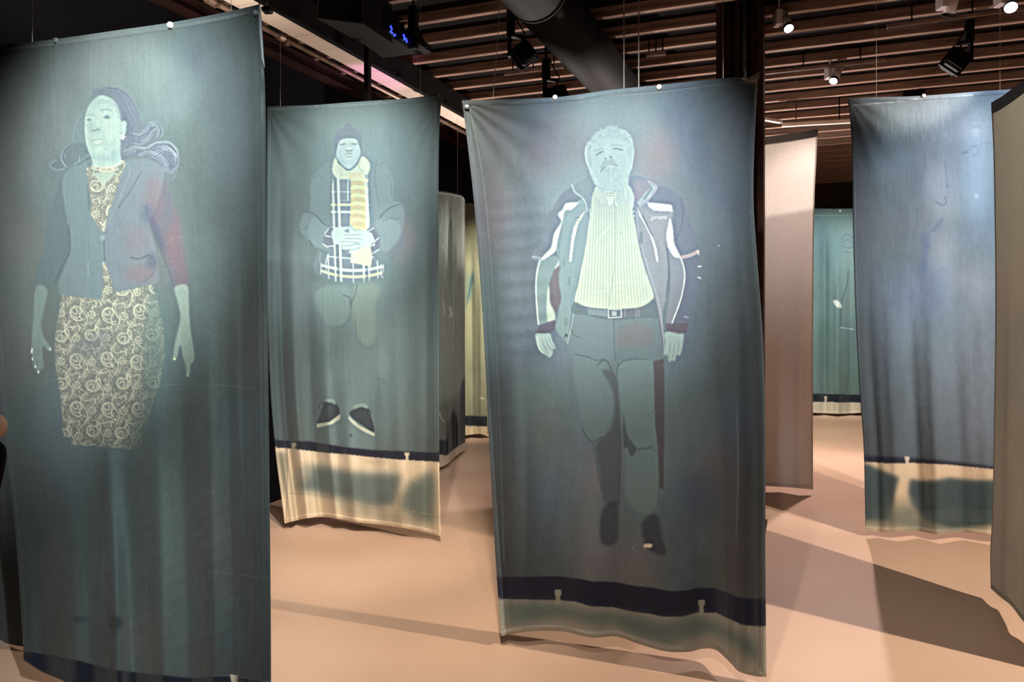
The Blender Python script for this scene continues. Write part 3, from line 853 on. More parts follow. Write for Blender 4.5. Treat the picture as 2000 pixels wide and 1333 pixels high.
def print_woman():
    pr = Print(-70, -10, 545, 1530, (96, 112, 112), 5)
    pr.mottle(0.15, 0.06, 0.04)
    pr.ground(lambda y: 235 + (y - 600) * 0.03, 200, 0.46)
    pr.frame(0, 0, 1)
    for x, y, rx, ry, c, al in ((230, 120, 110, 60, (126, 140, 136), .45), (60, 470, 40, 60, (110, 96, 90), .35), (450, 250, 30, 130, (66, 76, 84), .3),  # pale ovals by the head: spotlight glow painted into the print
                                (330, 180, 60, 70, (130, 144, 142), .4), (280, 1040, 60, 160, (92, 116, 110), .35), (80, 560, 50, 120, (104, 116, 104), .3),
                                (110, 300, 55, 120, (106, 124, 120), .35), (400, 620, 50, 180, (92, 112, 110), .3), (90, 1100, 40, 90, (72, 92, 84), .4)):
        pr.ell(x, y, rx, ry, c, al, 20)
    # ---- hair behind
    f = pr.frame(0, 140, 3.92)
    HR = (92, 98, 112)
    f.poly([(700, 200), (780, 135), (870, 122), (960, 155), (1025, 235), (1065, 330), (1095, 400), (1150, 392), (1212, 440), (1215, 520), (1300, 556), (1358, 640), (1345, 705), (1285, 772), (1240, 742), (1150, 668), (1050, 650), (920, 655), (900, 400), (860, 260)], HR, .88, 1.2)
    f.poly([(730, 180), (650, 280), (590, 370), (555, 460), (575, 560), (660, 600), (660, 420), (690, 260), (760, 190)], (108, 122, 126), .7, 2)
    f.poly([(560, 556), (620, 548), (690, 600), (695, 660), (600, 705), (530, 740), (420, 772), (378, 742), (380, 690), (450, 660), (475, 590)], (84, 98, 106), .75, 2.5)
    f.poly([(385, 760), (430, 790), (425, 880), (395, 870), (380, 820)], (84, 100, 104), .5, 3)
    f.poly([(1240, 742), (1350, 700), (1345, 780), (1320, 830), (1290, 790)], (104, 116, 124), .45, 3)
    LT, DK2 = (166, 176, 182), (58, 64, 80)
    strands(f, [(700, 150), (800, 128), (900, 140), (980, 200), (1040, 300), (1075, 400)], 26, 26, (126, 134, 146), DK2, 1.0, .35)
    strands(f, [(900, 200), (960, 300), (1000, 420), (1010, 540), (980, 640)], 30, 60, (116, 122, 138), DK2, 1.0, .35)
    strands(f, [(1030, 520), (1080, 530), (1130, 500), (1160, 450), (1190, 430)], 22, 34, LT, DK2, 1.0, .6)
    strands(f, [(1010, 480), (1060, 490), (1110, 460), (1150, 410), (1190, 400), (1215, 450), (1205, 500)], 22, 26, LT, DK2, 1.0, .6)
    strands(f, [(950, 630), (1040, 590), (1120, 600), (1200, 560), (1290, 560), (1345, 620), (1350, 680)], 34, 26, LT, DK2, 1.1, .6)
    strands(f, [(1060, 640), (1140, 620), (1220, 650), (1280, 720), (1270, 770)], 26, 34, LT, DK2, 1.1, .6)
    strands(f, [(1180, 640), (1250, 600), (1310, 610), (1350, 660), (1340, 720), (1290, 760)], 26, 24, LT, DK2, 1.1, .6)
    strands(f, [(1250, 740), (1310, 760), (1340, 800), (1310, 830)], 10, 16, (140, 150, 156), DK2, 1.0, .4)
    strands(f, [(640, 560), (600, 560), (540, 560), (490, 610), (480, 670), (520, 720), (580, 700), (600, 640)], 26, 18, (150, 162, 164), (62, 76, 86), 1.0, .5)
    strands(f, [(690, 640), (620, 690), (540, 730), (450, 760), (390, 740), (385, 700), (430, 670)], 24, 20, (140, 154, 156), (64, 78, 88), 1.0, .45)
    strands(f, [(650, 300), (600, 400), (575, 500), (620, 570)], 16, 30, (128, 142, 146), (70, 84, 92), 1.0, .35)
    f.line([(1290, 556), (1350, 620), (1362, 690), (1335, 740)], DK2, 1.6, .6, .5)

    # ---- blazer (sheet units)
    f = pr.frame(0, 0, 1)
    f.poly([(146, 322), (128, 330), (110, 372), (95, 430), (80, 500), (66, 562), (96, 568), (116, 545), (138, 500), (138, 430), (140, 370)], (82, 98, 102), .85, 1.5)
    f.poly([(306, 318), (322, 345), (336, 385), (348, 440), (362, 505), (368, 556), (342, 562), (322, 510), (300, 455), (284, 400), (288, 340)], (92, 92, 104), .85, 1.5)
    f.poly([(345, 400), (362, 505), (366, 550), (348, 556), (330, 480)], (122, 84, 88), .4, 5)
    f.poly([(296, 420), (318, 470), (322, 500), (306, 470), (290, 430)], (60, 70, 92), .6, 4)
    f.poly([(168, 312), (146, 324), (126, 340), (122, 372), (134, 440), (134, 496), (114, 556), (121, 577), (162, 583), (198, 586), (202, 540), (204, 500), (202, 454), (176, 418), (170, 370)], (104, 120, 124), .9, 1.2)
    f.poly([(238, 318), (262, 312), (290, 312), (316, 325), (320, 350), (306, 400), (290, 440), (300, 470), (308, 510), (310, 545), (300, 556), (268, 560), (238, 574), (226, 574), (216, 545), (204, 500), (202, 454), (215, 420), (228, 370)], (106, 116, 124), .9, 1.2)
    for x, y, rx, ry, a in ((300, 390, 18, 50, .4), (270, 470, 28, 30, .25), (275, 535, 34, 16, .45), (332, 480, 12, 45, .35)):
        f.ell(x, y, rx, ry, (128, 88, 92), a, 9)
    f.ell(288, 418, 12, 22, (66, 80, 104), .5, 7)
    f.ell(296, 510, 10, 18, (64, 68, 86), .5, 4)
    f.line([(275, 336), (258, 368), (240, 392), (232, 406)], (66, 78, 86), 1.6, .8, .4)
    f.line([(242, 316), (254, 334), (232, 390), (204, 452)], (134, 146, 150), 1.3, .6, .4)
    f.line([(172, 375), (176, 415), (202, 452)], (78, 94, 98), 1.4, .7, .4)
    f.line([(134, 440), (136, 490), (122, 520), (108, 552)], (58, 74, 78), 2.2, .8, .7)
    f.line([(124, 372), (130, 420), (134, 445)], (140, 150, 152), 1.2, .4, .5)
    f.line([(203, 470), (204, 510)], (60, 72, 78), 1.3, .8, .3)
    f.line([(254, 503), (272, 506), (290, 498)], (56, 66, 76), 1.7, .85, .4)
    f.line([(290, 498), (304, 514), (298, 536), (278, 552)], (70, 74, 88), 1.5, .7, .6)
    f.line([(172, 512), (173, 538)], (140, 154, 154), 2.0, .5, .8)
    f.line([(330, 470), (352, 462)], (150, 120, 124), 1.2, .4, .5)
    f.line([(284, 400), (300, 455), (322, 510), (340, 560)], (64, 72, 84), 1.6, .6, .7)
    f.line([(152, 322), (168, 312), (182, 306)], (62, 76, 84), 3, .6, .6)
    f.ell(199, 465, 5.5, 5.5, (142, 156, 158), .8, .5)
    f.ell(199, 465, 5.5, 5.5, (96, 110, 112), .2, .2)
    f.line([(196, 461), (194, 466), (198, 470)], (88, 102, 106), .9, .8)
    # forearms and hands
    f = pr.frame(0, 450, 2.836)
    FA = (124, 144, 138)
    f.poly([(200, 312), (262, 330), (246, 420), (228, 520), (238, 580), (262, 620), (286, 650), (282, 668), (262, 664), (238, 640), (236, 700), (242, 762), (228, 766), (218, 792), (206, 788), (196, 765), (184, 740), (178, 690), (174, 640), (184, 500)], FA, .75, 1.3)
    for p in ([(196, 660), (202, 710), (214, 780)], [(212, 650), (220, 700), (230, 760)], [(182, 650), (188, 700), (196, 750)]):
        f.line(p, (88, 106, 106), 1.3, .6, .4)
    for x, y in ((178, 662), (176, 674), (180, 714), (195, 756), (212, 786), (277, 660)):
        f.ell(x, y, 4, 9, (230, 236, 228), .95, .3)
    f.poly([(968, 316), (1036, 306), (1046, 400), (1050, 500), (1060, 580), (1076, 690), (1070, 730), (1056, 745), (1050, 800), (1034, 812), (1030, 760), (1014, 700), (1002, 640), (992, 650), (984, 690), (970, 722), (958, 712), (966, 640), (985, 560), (1000, 480), (985, 400)], (148, 168, 152), .8, 1.2)
    for p in ([(1020, 640), (1030, 700), (1038, 770)], [(1036, 630), (1046, 690), (1052, 740)], [(1050, 620), (1060, 680), (1062, 720)]):
        f.line(p, (98, 118, 112), 1.3, .6, .4)
    f.ell(966, 713, 7, 6, (222, 226, 186), .95, .3)
    f.ell(1038, 806, 5, 4, (218, 222, 196), .9, .3)
    # ---- skirt
    pc = paisley_cloth(90, 300, 330, 900, 8)
    sk = f.mask([(345, 358), (420, 368), (560, 382), (572, 300), (568, 178), (584, 178), (610, 260), (640, 345), (720, 330), (840, 300), (868, 370), (890, 460), (908, 560), (908, 700), (886, 850), (850, 940), (830, 1010), (800, 1100), (786, 1180), (760, 1218), (600, 1204), (400, 1188), (385, 1150), (350, 1142), (345, 1050), (338, 950), (322, 840), (306, 740), (300, 640), (316, 520), (330, 420)], .9, False)
    lay(pr, sk, pc, .93)
    f.poly([(860, 300), (930, 560), (920, 800), (840, 1000), (780, 1240), (700, 1220), (770, 1000), (790, 800), (790, 560)], (84, 108, 104), .62, 9)
    f.poly([(420, 620), (600, 560), (560, 680), (420, 700)], (96, 100, 108), .4, 6)
    f.poly([(290, 340), (345, 340), (312, 640), (340, 960), (300, 960), (280, 640)], (84, 100, 100), .35, 4)
    # ---- blouse
    f = pr.frame(0, 140, 3.92)
    bl = f.mask([(662, 742), (700, 716), (760, 745), (870, 738), (936, 680), (965, 700), (925, 800), (885, 930), (832, 1060), (797, 1228), (760, 1200), (690, 1090), (705, 1000), (676, 880)], .7, False)
    f.put(bl, (150, 148, 128), .9)
    q = paisley_cloth(160, 290, 260, 470, 21)
    lay(pr, bl, q, .85)
    # ---- face (frame K9)
    f = pr.frame(140, 160, 6.665)
    SK = (176, 196, 182)
    f.poly([(350, 185), (440, 185), (560, 250), (620, 380), (642, 520), (640, 730), (628, 900), (640, 1000), (655, 1060), (580, 1105), (430, 1120), (285, 1100), (262, 990), (215, 880), (182, 730), (170, 560), (178, 450), (225, 310)], SK, .95, 1.0)
    f.poly([(250, 260), (400, 200), (560, 260), (620, 420), (560, 330), (400, 280), (260, 340)], (140, 158, 156), .45, 2.5)
    f.poly([(520, 180), (610, 250), (660, 420), (640, 520), (600, 400), (560, 300)], (112, 124, 136), .5, 3)
    f.poly([(230, 920), (330, 960), (450, 950), (560, 890), (625, 760), (630, 1000), (560, 1040), (300, 1020), (262, 990)], (146, 172, 170), .65, 3)
    f.poly([(400, 520), (560, 480), (600, 640), (520, 780), (430, 720)], (194, 212, 190), .6, 4)
    f.poly([(300, 820), (400, 830), (390, 900), (320, 920), (280, 880)], (196, 214, 198), .6, 3)
    f.poly([(190, 560), (290, 540), (370, 560), (395, 650), (300, 690), (260, 650), (200, 640)], (154, 172, 162), .5, 3)
    f.poly([(300, 340), (380, 420), (370, 540), (340, 600), (310, 560), (330, 450)], (192, 208, 190), .5, 2)
    f.line([(190, 440), (240, 425), (300, 440)], (124, 142, 138), 1.8, .6, .6)
    f.line([(385, 378), (440, 355), (520, 372)], (116, 134, 132), 1.9, .7, .5)
    f.poly([(190, 490), (225, 475), (265, 490), (225, 512)], (112, 132, 132), .75, .8)
    f.poly([(412, 458), (450, 432), (500, 450), (490, 482), (440, 482)], (108, 126, 130), .75, .7)
    f.ell(452, 458, 16, 16, (70, 90, 98), .85, .4)
    f.ell(222, 492, 12, 10, (84, 104, 108), .7, .5)
    f.ell(444, 452, 5, 5, (220, 228, 218), .8, .2)
    f.line([(180, 474), (225, 458), (275, 480)], (206, 218, 200), 1.3, .6, .4)
    f.line([(400, 440), (450, 412), (510, 434)], (206, 218, 200), 1.4, .6, .4)
    f.line([(262, 630), (280, 640), (310, 632), (335, 618), (360, 622)], (100, 116, 114), 1.8, .85, .4)
    f.ell(350, 620, 14, 8, (92, 108, 108), .8, .5)
    f.line([(258, 778), (300, 762), (340, 752), (400, 750)], (128, 146, 138), 1.6, .75, .4)
    f.poly([(285, 770), (390, 758), (380, 800), (320, 818), (280, 800)], (204, 214, 192), .75, 1.2)
    f.line([(290, 816), (340, 826), (385, 806)], (132, 150, 142), 1.6, .6, .6)
    f.line([(400, 640), (420, 700), (425, 750)], (150, 168, 154), 1.6, .5, .8)
    f.line([(178, 600), (184, 740), (215, 870), (255, 950)], (218, 228, 206), 1.3, .7, .4)
    f.poly([(642, 540), (680, 510), (712, 530), (710, 600), (694, 680), (652, 700)], (180, 198, 188), .9, .8)
    f.line([(660, 560), (690, 540), (692, 620), (672, 660)], (128, 146, 146), 1.2, .6, .3)
    for k in range(5):
        a = k * 1.257 - 1.2
        f.line([(666, 715), (666 + 30 * math.cos(a), 715 + 30 * math.sin(a))], (240, 244, 240), 2.0, .95, .2)
    f.ell(660, 740, 10, 16, (240, 244, 240), .9, .4)
    # necklace, throat
    f.poly([(285, 1185), (360, 1180), (560, 1150), (520, 1250), (470, 1300), (420, 1333), (360, 1300), (300, 1230)], (168, 180, 160), .9, 1.0)
    f.line([(262, 1120), (330, 1145), (370, 1150)], (206, 204, 172), 2.2, .8, .2)
    f.line([(365, 1125), (450, 1115), (545, 1110), (552, 1150), (470, 1165), (370, 1165), (365, 1125)], (228, 204, 168), 1.6, .9, .2)
    for k in range(7):
        f.ell(380 + 26 * k, 1145 - 3 * k, 9, 14, (232, 212, 176), .9, .3)
    f.line([(262, 1100), (400, 1112), (560, 1095), (650, 1030), (680, 1040)], (216, 214, 184), 2.0, .7, .3)
    pr.tone(0.85, 0.85)
    pr.tone(0.62, 0.75, 205, 250, 130, 130)  # washed-out look of the spotlit head, painted as lower contrast
    # ---- faint legs under the skirt
    f = pr.frame(0, 0, 1)
    f.poly([(150, 880), (268, 882), (266, 1000), (252, 1120), (244, 1220), (214, 1230), (206, 1080), (200, 960), (184, 1080), (176, 1220), (150, 1240), (142, 1080), (138, 960)], (88, 104, 110), .4, 7)
    f.line([(206, 884), (202, 960), (198, 1040), (194, 1105), (186, 1170)], (62, 76, 82), 4.5, .6, 2.6)
    f.poly([(216, 1205), (236, 1208), (240, 1222), (222, 1236), (216, 1228)], (56, 64, 72), .75, 1.8)
    f.poly([(140, 1205), (168, 1206), (172, 1212), (150, 1216)], (60, 72, 76), .6, 2.0)
    for x, y in ((310, 1047), (351, 1006), (374, 1060), (416, 962)):
        f.ell(x, y, 1.3, 1.0, (170, 186, 182), .7, .4)
    for p in ([(118, 1095), (160, 1090)], [(244, 1112), (300, 1118), (330, 1112)], [(400, 1116), (450, 1122), (528, 1130)], [(20, 744), (60, 748), (110, 742)], [(320, 752), (420, 752), (500, 760)], [(330, 780), (390, 784)]):
        f.line(p, (122, 140, 136), 1.0, .4, .4)
    # seam top, side
    f.line([(0, 97), (110, 85), (333, 55), (500, 22)], (150, 164, 160), 1.3, .5, .4)
    f.line([(516, 30), (512, 200), (514, 500), (519, 900), (522, 1330)], (128, 144, 142), 1.2, .5, .4)
    # dark band and foot
    bt = [(-80, 1262), (48, 1272), (110, 1281), (160, 1292), (220, 1308), (300, 1317), (372, 1324), (450, 1321), (560, 1340)]
    f.poly(bt + [(560, 1560), (-80, 1560)], (28, 34, 50), 1.0, .6, False)
    f.poly([(x, y + 78) for x, y in bt] + [(560, 1560), (-80, 1560)], (150, 150, 140), 1.0, .8, False)
    f.line(bt, (150, 160, 154), .8, .8, .1)
    f.poly([(449, 1318), (465, 1320), (463, 1334), (460, 1400), (450, 1400), (452, 1334)], (206, 204, 182), 1.0, .4, False)
    f.line([(45, 1249), (43, 1262)], (190, 196, 190), 1.6, .9)
    return pr


def print_beanie_man():
    pr = Print(505, 165, 880, 1065, (98, 115, 116), 9)
    pr.mottle(0.14, 0.03, 0.02)
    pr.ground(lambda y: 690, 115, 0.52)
    pr.frame(0, 0, 1)
    pr.ell(690, 240, 70, 40, (130, 142, 138), .35, 18)  # glow of the spotlight around the beanie, painted in
    pr.ell(785, 470, 26, 44, (116, 86, 90), .45, 9)
    pr.ell(775, 475, 18, 26, (80, 98, 116), .4, 6)
    # jacket (frame K4)
    f = pr.frame(520, 170, 3.25)
    f.poly([(425, 470), (330, 530), (288, 590), (280, 700), (275, 785), (235, 805), (212, 900), (262, 965), (292, 1012), (330, 1040), (300, 1130), (330, 1200), (420, 1180), (420, 600)], (98, 112, 116), .8, 1.6)
    f.poly([(600, 432), (700, 470), (775, 520), (805, 600), (805, 715), (850, 735), (880, 800), (850, 960), (770, 1050), (705, 1060), (745, 1140), (690, 1170), (650, 560)], (96, 108, 114), .8, 1.6)
    f.poly([(300, 830), (370, 870), (420, 880), (430, 1020), (350, 1020), (280, 980), (270, 900)], (112, 128, 130), .7, 1.8)
    f.poly([(720, 840), (800, 840), (850, 880), (840, 960), (770, 1040), (720, 1030), (720, 940), (680, 880)], (112, 126, 130), .7, 1.8)
    DK = (58, 70, 76)
    for p, w, a in (([(240, 795), (290, 800), (330, 830), (362, 868), (400, 882)], 2.0, .7), ([(262, 880), (250, 900), (222, 905)], 1.6, .5), ([(275, 975), (290, 1005), (300, 1010)], 2.2, .8),
                    ([(720, 835), (745, 800), (790, 765), (850, 745)], 2.2, .75), ([(740, 850), (790, 835), (840, 838)], 1.5, .5), ([(700, 470), (690, 600), (720, 760)], 1.5, .5),
                    ([(300, 580), (330, 560), (360, 580)], 1.4, .5), ([(770, 550), (790, 600), (795, 700)], 1.4, .5), ([(415, 600), (408, 750), (410, 880)], 1.6, .6),
                    ([(650, 600), (655, 760), (660, 870)], 1.6, .5), ([(340, 1040), (375, 1050), (395, 1060)], 1.6, .6), ([(700, 500), (740, 480), (720, 520)], 1.4, .4), ([(790, 1090), (830, 1060)], 1.3, .5)):
        f.line(p, DK, w, a, .4)
    f.line([(345, 1050), (340, 1110), (345, 1150)], (150, 162, 160), 1.0, .5, .3)
    # plaid shirt
    body = f.mask([(432, 556), (640, 530), (650, 700), (655, 880), (665, 1000), (682, 1080), (742, 1140), (738, 1205), (640, 1240), (540, 1247), (430, 1236), (345, 1195), (350, 1130), (395, 1060), (415, 1000), (412, 890), (410, 750), (418, 620)], .7, False)
    f.put(body, (104, 114, 124), .92)
    Lp, Yp = (210, 222, 206), (214, 218, 170)

    def plaid(cx, lean, ys):
        return None
    m, (xa, xb, ya, yb) = body
    X, Y = np.meshgrid(np.arange(xa, xb) + pr.x0, np.arange(ya, yb) + pr.y0)
    kx, ky = (X - 520) * 3.25, (Y - 170) * 3.25
    sag = -28 * ((kx - 560) / 180.0) ** 2 * np.clip((ky - 1000) / 150.0, 0, 1)
    kyy = ky - sag
    for c0, w0, col, al in ((428, 6, Lp, .9), (463, 9, Lp, .85), (545, 4, Lp, .9), (612, 8, Lp, .8), (646, 7, Lp, .7), (385, 6, Lp, .7), (700, 6, Lp, .7)):
        lean = c0 + (ky - 800) * (0.03 if c0 < 545 else 0.02)
        f.put((m * np.clip((w0 - np.abs(kx - lean)) / 3.0, 0, 1), body[1]), col, al)
    for c0, w0, col, al in ((666, 4, Lp, .85), (722, 3, Lp, .4), (748, 9, Yp, .85), (794, 9, Lp, .8), (893, 4, Lp, .9), (985, 4, Lp, .6), (1088, 5, Lp, .95), (1166, 11, Lp, .8), (1206, 10, Yp, .85)):
        f.put((m * np.clip((w0 - np.abs(kyy - c0)) / 3.0, 0, 1), body[1]), col, al)
    for c0 in (447, 628):
        f.put((m * np.clip((6 - np.abs(kx - c0 - (ky - 800) * .03)) / 3.0, 0, 1), body[1]), (82, 94, 104), .7)
    f.line([(520, 585), (518, 720)], (226, 232, 222), 1.4, .9)
    f.line([(527, 580), (526, 690)], (90, 100, 110), 1.2, .7)
    for p in ([(350, 1120), (345, 1190)], [(392, 1065), (378, 1120), (384, 1180)], [(730, 1130), (728, 1190), (740, 1210)], [(742, 1130), (745, 1170)], [(345, 1160), (370, 1180)]):
        f.line(p, (206, 216, 208), 1.6, .8, .2)
    # trousers
    f = pr.frame(520, 560, 2.665)
    f.poly([(235, -20), (440, -12), (448, 60), (432, 160), (425, 300), (430, 560), (300, 580), (280, 400), (265, 200)], (98, 116, 116), .6, 4)
    f.poly([(445, -10), (620, -16), (600, 140), (590, 300), (575, 480), (560, 600), (450, 560), (436, 300)], (100, 118, 116), .6, 4)
    f.poly([(300, 0), (430, 0), (438, 70), (430, 150), (380, 205), (310, 190), (250, 60)], (128, 148, 140), .6, 3)
    f.poly([(465, -6), (590, -10), (570, 110), (572, 240), (545, 300), (490, 290), (450, 170), (450, 60)], (140, 156, 138), .6, 4)
    for p, w, a in (([(400, 45), (435, 60), (440, 100)], 2.2, .7), ([(475, -10), (462, 40), (440, 92)], 2, .6), ([(440, 100), (436, 160), (400, 205), (360, 215)], 1.5, .5), ([(340, 290), (335, 380), (352, 440)], 1.6, .35),
                    ([(460, 170), (480, 280), (520, 320), (560, 320)], 1.5, .4), ([(570, 480), (620, 490), (650, 560)], 1.8, .5), ([(650, 560), (610, 575), (560, 570)], 1.6, .5), ([(425, 250), (432, 420), (440, 560)], 1.5, .4)):
        f.line(p, (66, 82, 84), w, a, .7)
    for x, y, rx, ry in ((320, 260, 30, 60), (520, 230, 28, 50), (390, 420, 40, 80), (600, 400, 40, 80), (330, 480, 20, 40)):
        f.ell(x, y, rx, ry, (124, 144, 136), .3, 7)
    # shoes
    f.poly([(308, 600), (360, 606), (384, 660), (350, 694), (264, 720), (272, 690), (290, 640)], (32, 36, 42), .92, .8)
    f.poly([(262, 714), (330, 706), (384, 664), (384, 690), (344, 716), (300, 728), (264, 735)], (196, 200, 178), .95, .5, False)
    f.poly([(305, 590), (352, 587), (360, 618), (342, 606), (310, 600)], (124, 142, 140), .9, .6)
    f.line([(300, 605), (280, 610), (274, 632), (290, 636)], (28, 36, 40), 1.4, .9)
    f.poly([(452, 640), (520, 628), (540, 660), (562, 758), (500, 722), (436, 672)], (32, 36, 42), .92, .8)
    f.poly([(429, 672), (480, 722), (540, 752), (564, 765), (562, 781), (500, 752), (450, 716), (428, 690)], (200, 202, 180), .95, .5, False)
    f.poly([(465, 612), (518, 610), (528, 636), (490, 626), (455, 640)], (128, 146, 142), .9, .6)
    f.line([(535, 640), (545, 656), (540, 668)], (26, 34, 38), 1.4, .9)
    f.ell(441, 776, 8, 8, (40, 52, 54), .7, 1)
    # scarf
    f = pr.frame(520, 170, 3.25)
    f.poly([(555, 560), (625, 555), (640, 700), (655, 850), (650, 893), (590, 897), (530, 882), (535, 780), (545, 650)], (206, 196, 138), .95, .8, False)
    for y in range(570, 900, 52):
        f.poly([(540, y + 8), (575, y), (640, y + 14), (640, y + 34), (580, y + 22), (538, y + 30)], (222, 216, 146), .85, .8)
        f.poly([(540, y + 34), (580, y + 26), (632, y + 38), (632, y + 54), (580, y + 46), (538, y + 52)], (202, 176, 118), .8, .8)
        f.line([(540, y + 58), (580, y + 50), (632, y + 62)], (168, 142, 96), 1.1, .6, .2)
    f.poly([(626, 560), (642, 700), (656, 850), (650, 892), (634, 890), (630, 700), (616, 560)], (214, 222, 196), .85, .7)
    f.poly([(540, 1010), (640, 980), (664, 1010), (672, 1080), (664, 1142), (610, 1130), (535, 1115)], (206, 208, 170), .95, .7, False)
    f.line([(612, 1060), (620, 1120)], (180, 180, 140), 1.3, .5, .3)
    f.poly([(440, 450), (426, 480), (420, 535), (450, 580), (520, 587), (600, 570), (648, 545), (657, 488), (622, 444), (600, 450), (575, 500), (525, 532), (480, 512), (452, 474)], (206, 212, 180), .95, .9)
    f.poly([(520, 560), (600, 540), (610, 560), (540, 580)], (224, 190, 136), .7, 1.5)
    f.poly([(600, 470), (640, 490), (640, 530), (600, 520)], (216, 224, 190), .6, 1.5)
    for p in ([(450, 500), (480, 540), (470, 570)], [(600, 460), (590, 510), (620, 540)], [(500, 560), (520, 545), (560, 555)]):
        f.line(p, (166, 176, 150), 1.4, .6, .4)
    # hands and cuffs (frame K6)
    f = pr.frame(590, 420, 8.885)
    for pts in ([(450, 230), (540, 250), (520, 560), (440, 560), (360, 500), (370, 420), (390, 330)], [(1120, 270), (1210, 200), (1290, 270), (1340, 400), (1350, 500), (1330, 620), (1230, 660), (1190, 560), (1240, 440), (1190, 330)]):
        f.poly(pts, (92, 96, 110), .92, .8)
    for p in ([(395, 360), (520, 385)], [(440, 550), (560, 535)], [(1150, 280), (1240, 230)], [(1200, 320), (1250, 450), (1240, 540)], [(1250, 470), (1330, 400)], [(1190, 540), (1260, 510)], [(1340, 600), (1230, 665)], [(360, 500), (440, 560)], [(460, 240), (392, 330)]):
        f.line(p, (208, 218, 212), 1.5, .9, .2)
    SKN = (182, 202, 192)
    f.poly([(510, 320), (565, 235), (680, 212), (800, 205), (850, 175), (880, 205), (930, 262), (1060, 262), (1160, 290), (1220, 360), (1242, 440), (1190, 520), (1100, 560), (1000, 580), (920, 640), (850, 665), (805, 655), (830, 615), (700, 598), (700, 560), (650, 520), (560, 500), (530, 420)], SKN, .95, .8)
    f.poly([(730, 268), (815, 240), (818, 305), (760, 302)], (112, 116, 122), .9, .5, False)
    for p in ([(735, 345), (860, 352), (1010, 338)], [(745, 415), (880, 412), (1030, 424)], [(660, 468), (760, 460), (860, 466), (1010, 490)], [(690, 530), (800, 540), (900, 508), (1010, 516)], [(700, 590), (800, 600), (900, 602), (1000, 575)], [(850, 180), (880, 240), (930, 275)], [(840, 200), (780, 258), (730, 268)], [(560, 500), (530, 490)]):
        f.line(p, (120, 142, 138), 1.4, .75, .3)
    for p in ([(700, 375), (1000, 372)], [(690, 440), (1000, 448)], [(670, 490), (860, 492)], [(705, 580), (800, 575)], [(810, 650), (860, 640)]):
        f.line(p, (214, 228, 216), 1.8, .6, .4)
    # ---- head (frame K5)
    f = pr.frame(630, 230, 12.12)
    f.poly([(330, 560), (370, 500), (610, 470), (850, 500), (900, 700), (892, 860), (832, 1040), (720, 1180), (610, 1215), (500, 1150), (400, 1030), (328, 900), (318, 760)], (184, 200, 198), .96, .8)
    f.poly([(350, 700), (420, 760), (470, 950), (560, 1080), (500, 1130), (390, 1010), (330, 880)], (156, 174, 178), .6, 2)
    f.poly([(860, 700), (800, 800), (780, 940), (700, 1080), (740, 1150), (850, 1010), (895, 860)], (156, 174, 180), .6, 2)
    f.poly([(520, 560), (640, 540), (680, 640), (640, 720), (580, 700)], (172, 188, 178), .5, 2)
    f.poly([(400, 640), (520, 600), (540, 640), (520, 660), (420, 665)], (150, 168, 166), .6, 1)
    f.poly([(690, 600), (830, 600), (820, 650), (710, 650)], (150, 168, 166), .6, 1)
    f.line([(412, 632), (470, 636), (520, 614)], (86, 102, 104), 1.4, .85, .2)
    f.line([(705, 616), (760, 628), (822, 622)], (86, 102, 104), 1.4, .85, .2)
    f.poly([(580, 700), (680, 700), (700, 750), (640, 762), (570, 756)], (210, 220, 208), .7, 1)
    f.line([(555, 768), (580, 786), (620, 782), (660, 788), (704, 762)], (76, 92, 94), 1.6, .9, .2)
    f.line([(560, 856), (620, 846), (690, 856)], (110, 128, 126), 1.6, .75, .3)
    f.line([(560, 930), (620, 938), (700, 928)], (120, 138, 136), 1.5, .6, .3)
    f.line([(560, 966), (620, 972), (680, 962)], (222, 230, 220), 1.7, .8, .3)
    f.poly([(520, 800), (560, 790), (560, 900), (520, 900)], (160, 178, 172), .4, 1.5)
    f.line([(360, 1050), (450, 1130), (580, 1245), (700, 1195), (810, 1080), (890, 930)], (80, 92, 98), 1.7, .85, .2)
    f.line([(415, 1120), (540, 1245)], (220, 226, 216), 1.0, .8)
    f.poly([(600, 130), (640, 150), (705, 215), (830, 300), (905, 390), (922, 480), (936, 750), (905, 885), (897, 720), (862, 640), (830, 545), (760, 490), (610, 474), (470, 500), (392, 560), (340, 690), (312, 870), (280, 820), (270, 650), (284, 450), (360, 310), (470, 240), (550, 155)], (98, 104, 120), .95, .7)
    f.line([(470, 240), (600, 215), (700, 225)], (136, 142, 156), 1.2, .5, .5)
    f.line([(312, 860), (342, 690), (392, 562), (470, 500), (610, 478), (760, 492), (832, 548), (870, 660), (900, 760)], (66, 74, 86), 1.1, .7, .2)
    for k in range(9):
        x = 330 + k * 70
        f.line([(x, 330 + 8 * abs(k - 4)), (x + 4, 470)], (116, 122, 138), 1.0, .35, .4)
    pr.tone(0.60, 0.66)
    pr.tone(0.70, 0.72, 685, 320, 100, 120)  # head hazed in the print, as under a strong spotlight
    # ---- band, clip marks, foot (frame K7)
    f = pr.frame(520, 560, 2.665)
    f.poly([(-60, 795), (45, 797), (120, 805), (220, 806), (420, 838), (560, 852), (898, 866), (960, 868), (960, 1400), (-60, 1400)], (26, 30, 44), 1.0, .5, False)
    f.poly([(-60, 836), (50, 839), (108, 842), (200, 852), (310, 866), (420, 874), (560, 890), (700, 902), (900, 913), (960, 914), (960, 1400), (-60, 1400)], (214, 196, 168), 1.0, .5, False)
    f.poly([(205, 928), (300, 935), (420, 962), (560, 972), (696, 978), (704, 1000), (664, 1140), (560, 1150), (400, 1110), (240, 1070), (150, 1060), (150, 990), (160, 950)], (82, 98, 98), .88, 7, False)
    f.poly([(735, 1030), (790, 1000), (850, 960), (880, 1000), (878, 1160), (866, 1240), (760, 1200), (690, 1150)], (84, 100, 98), .85, 8)
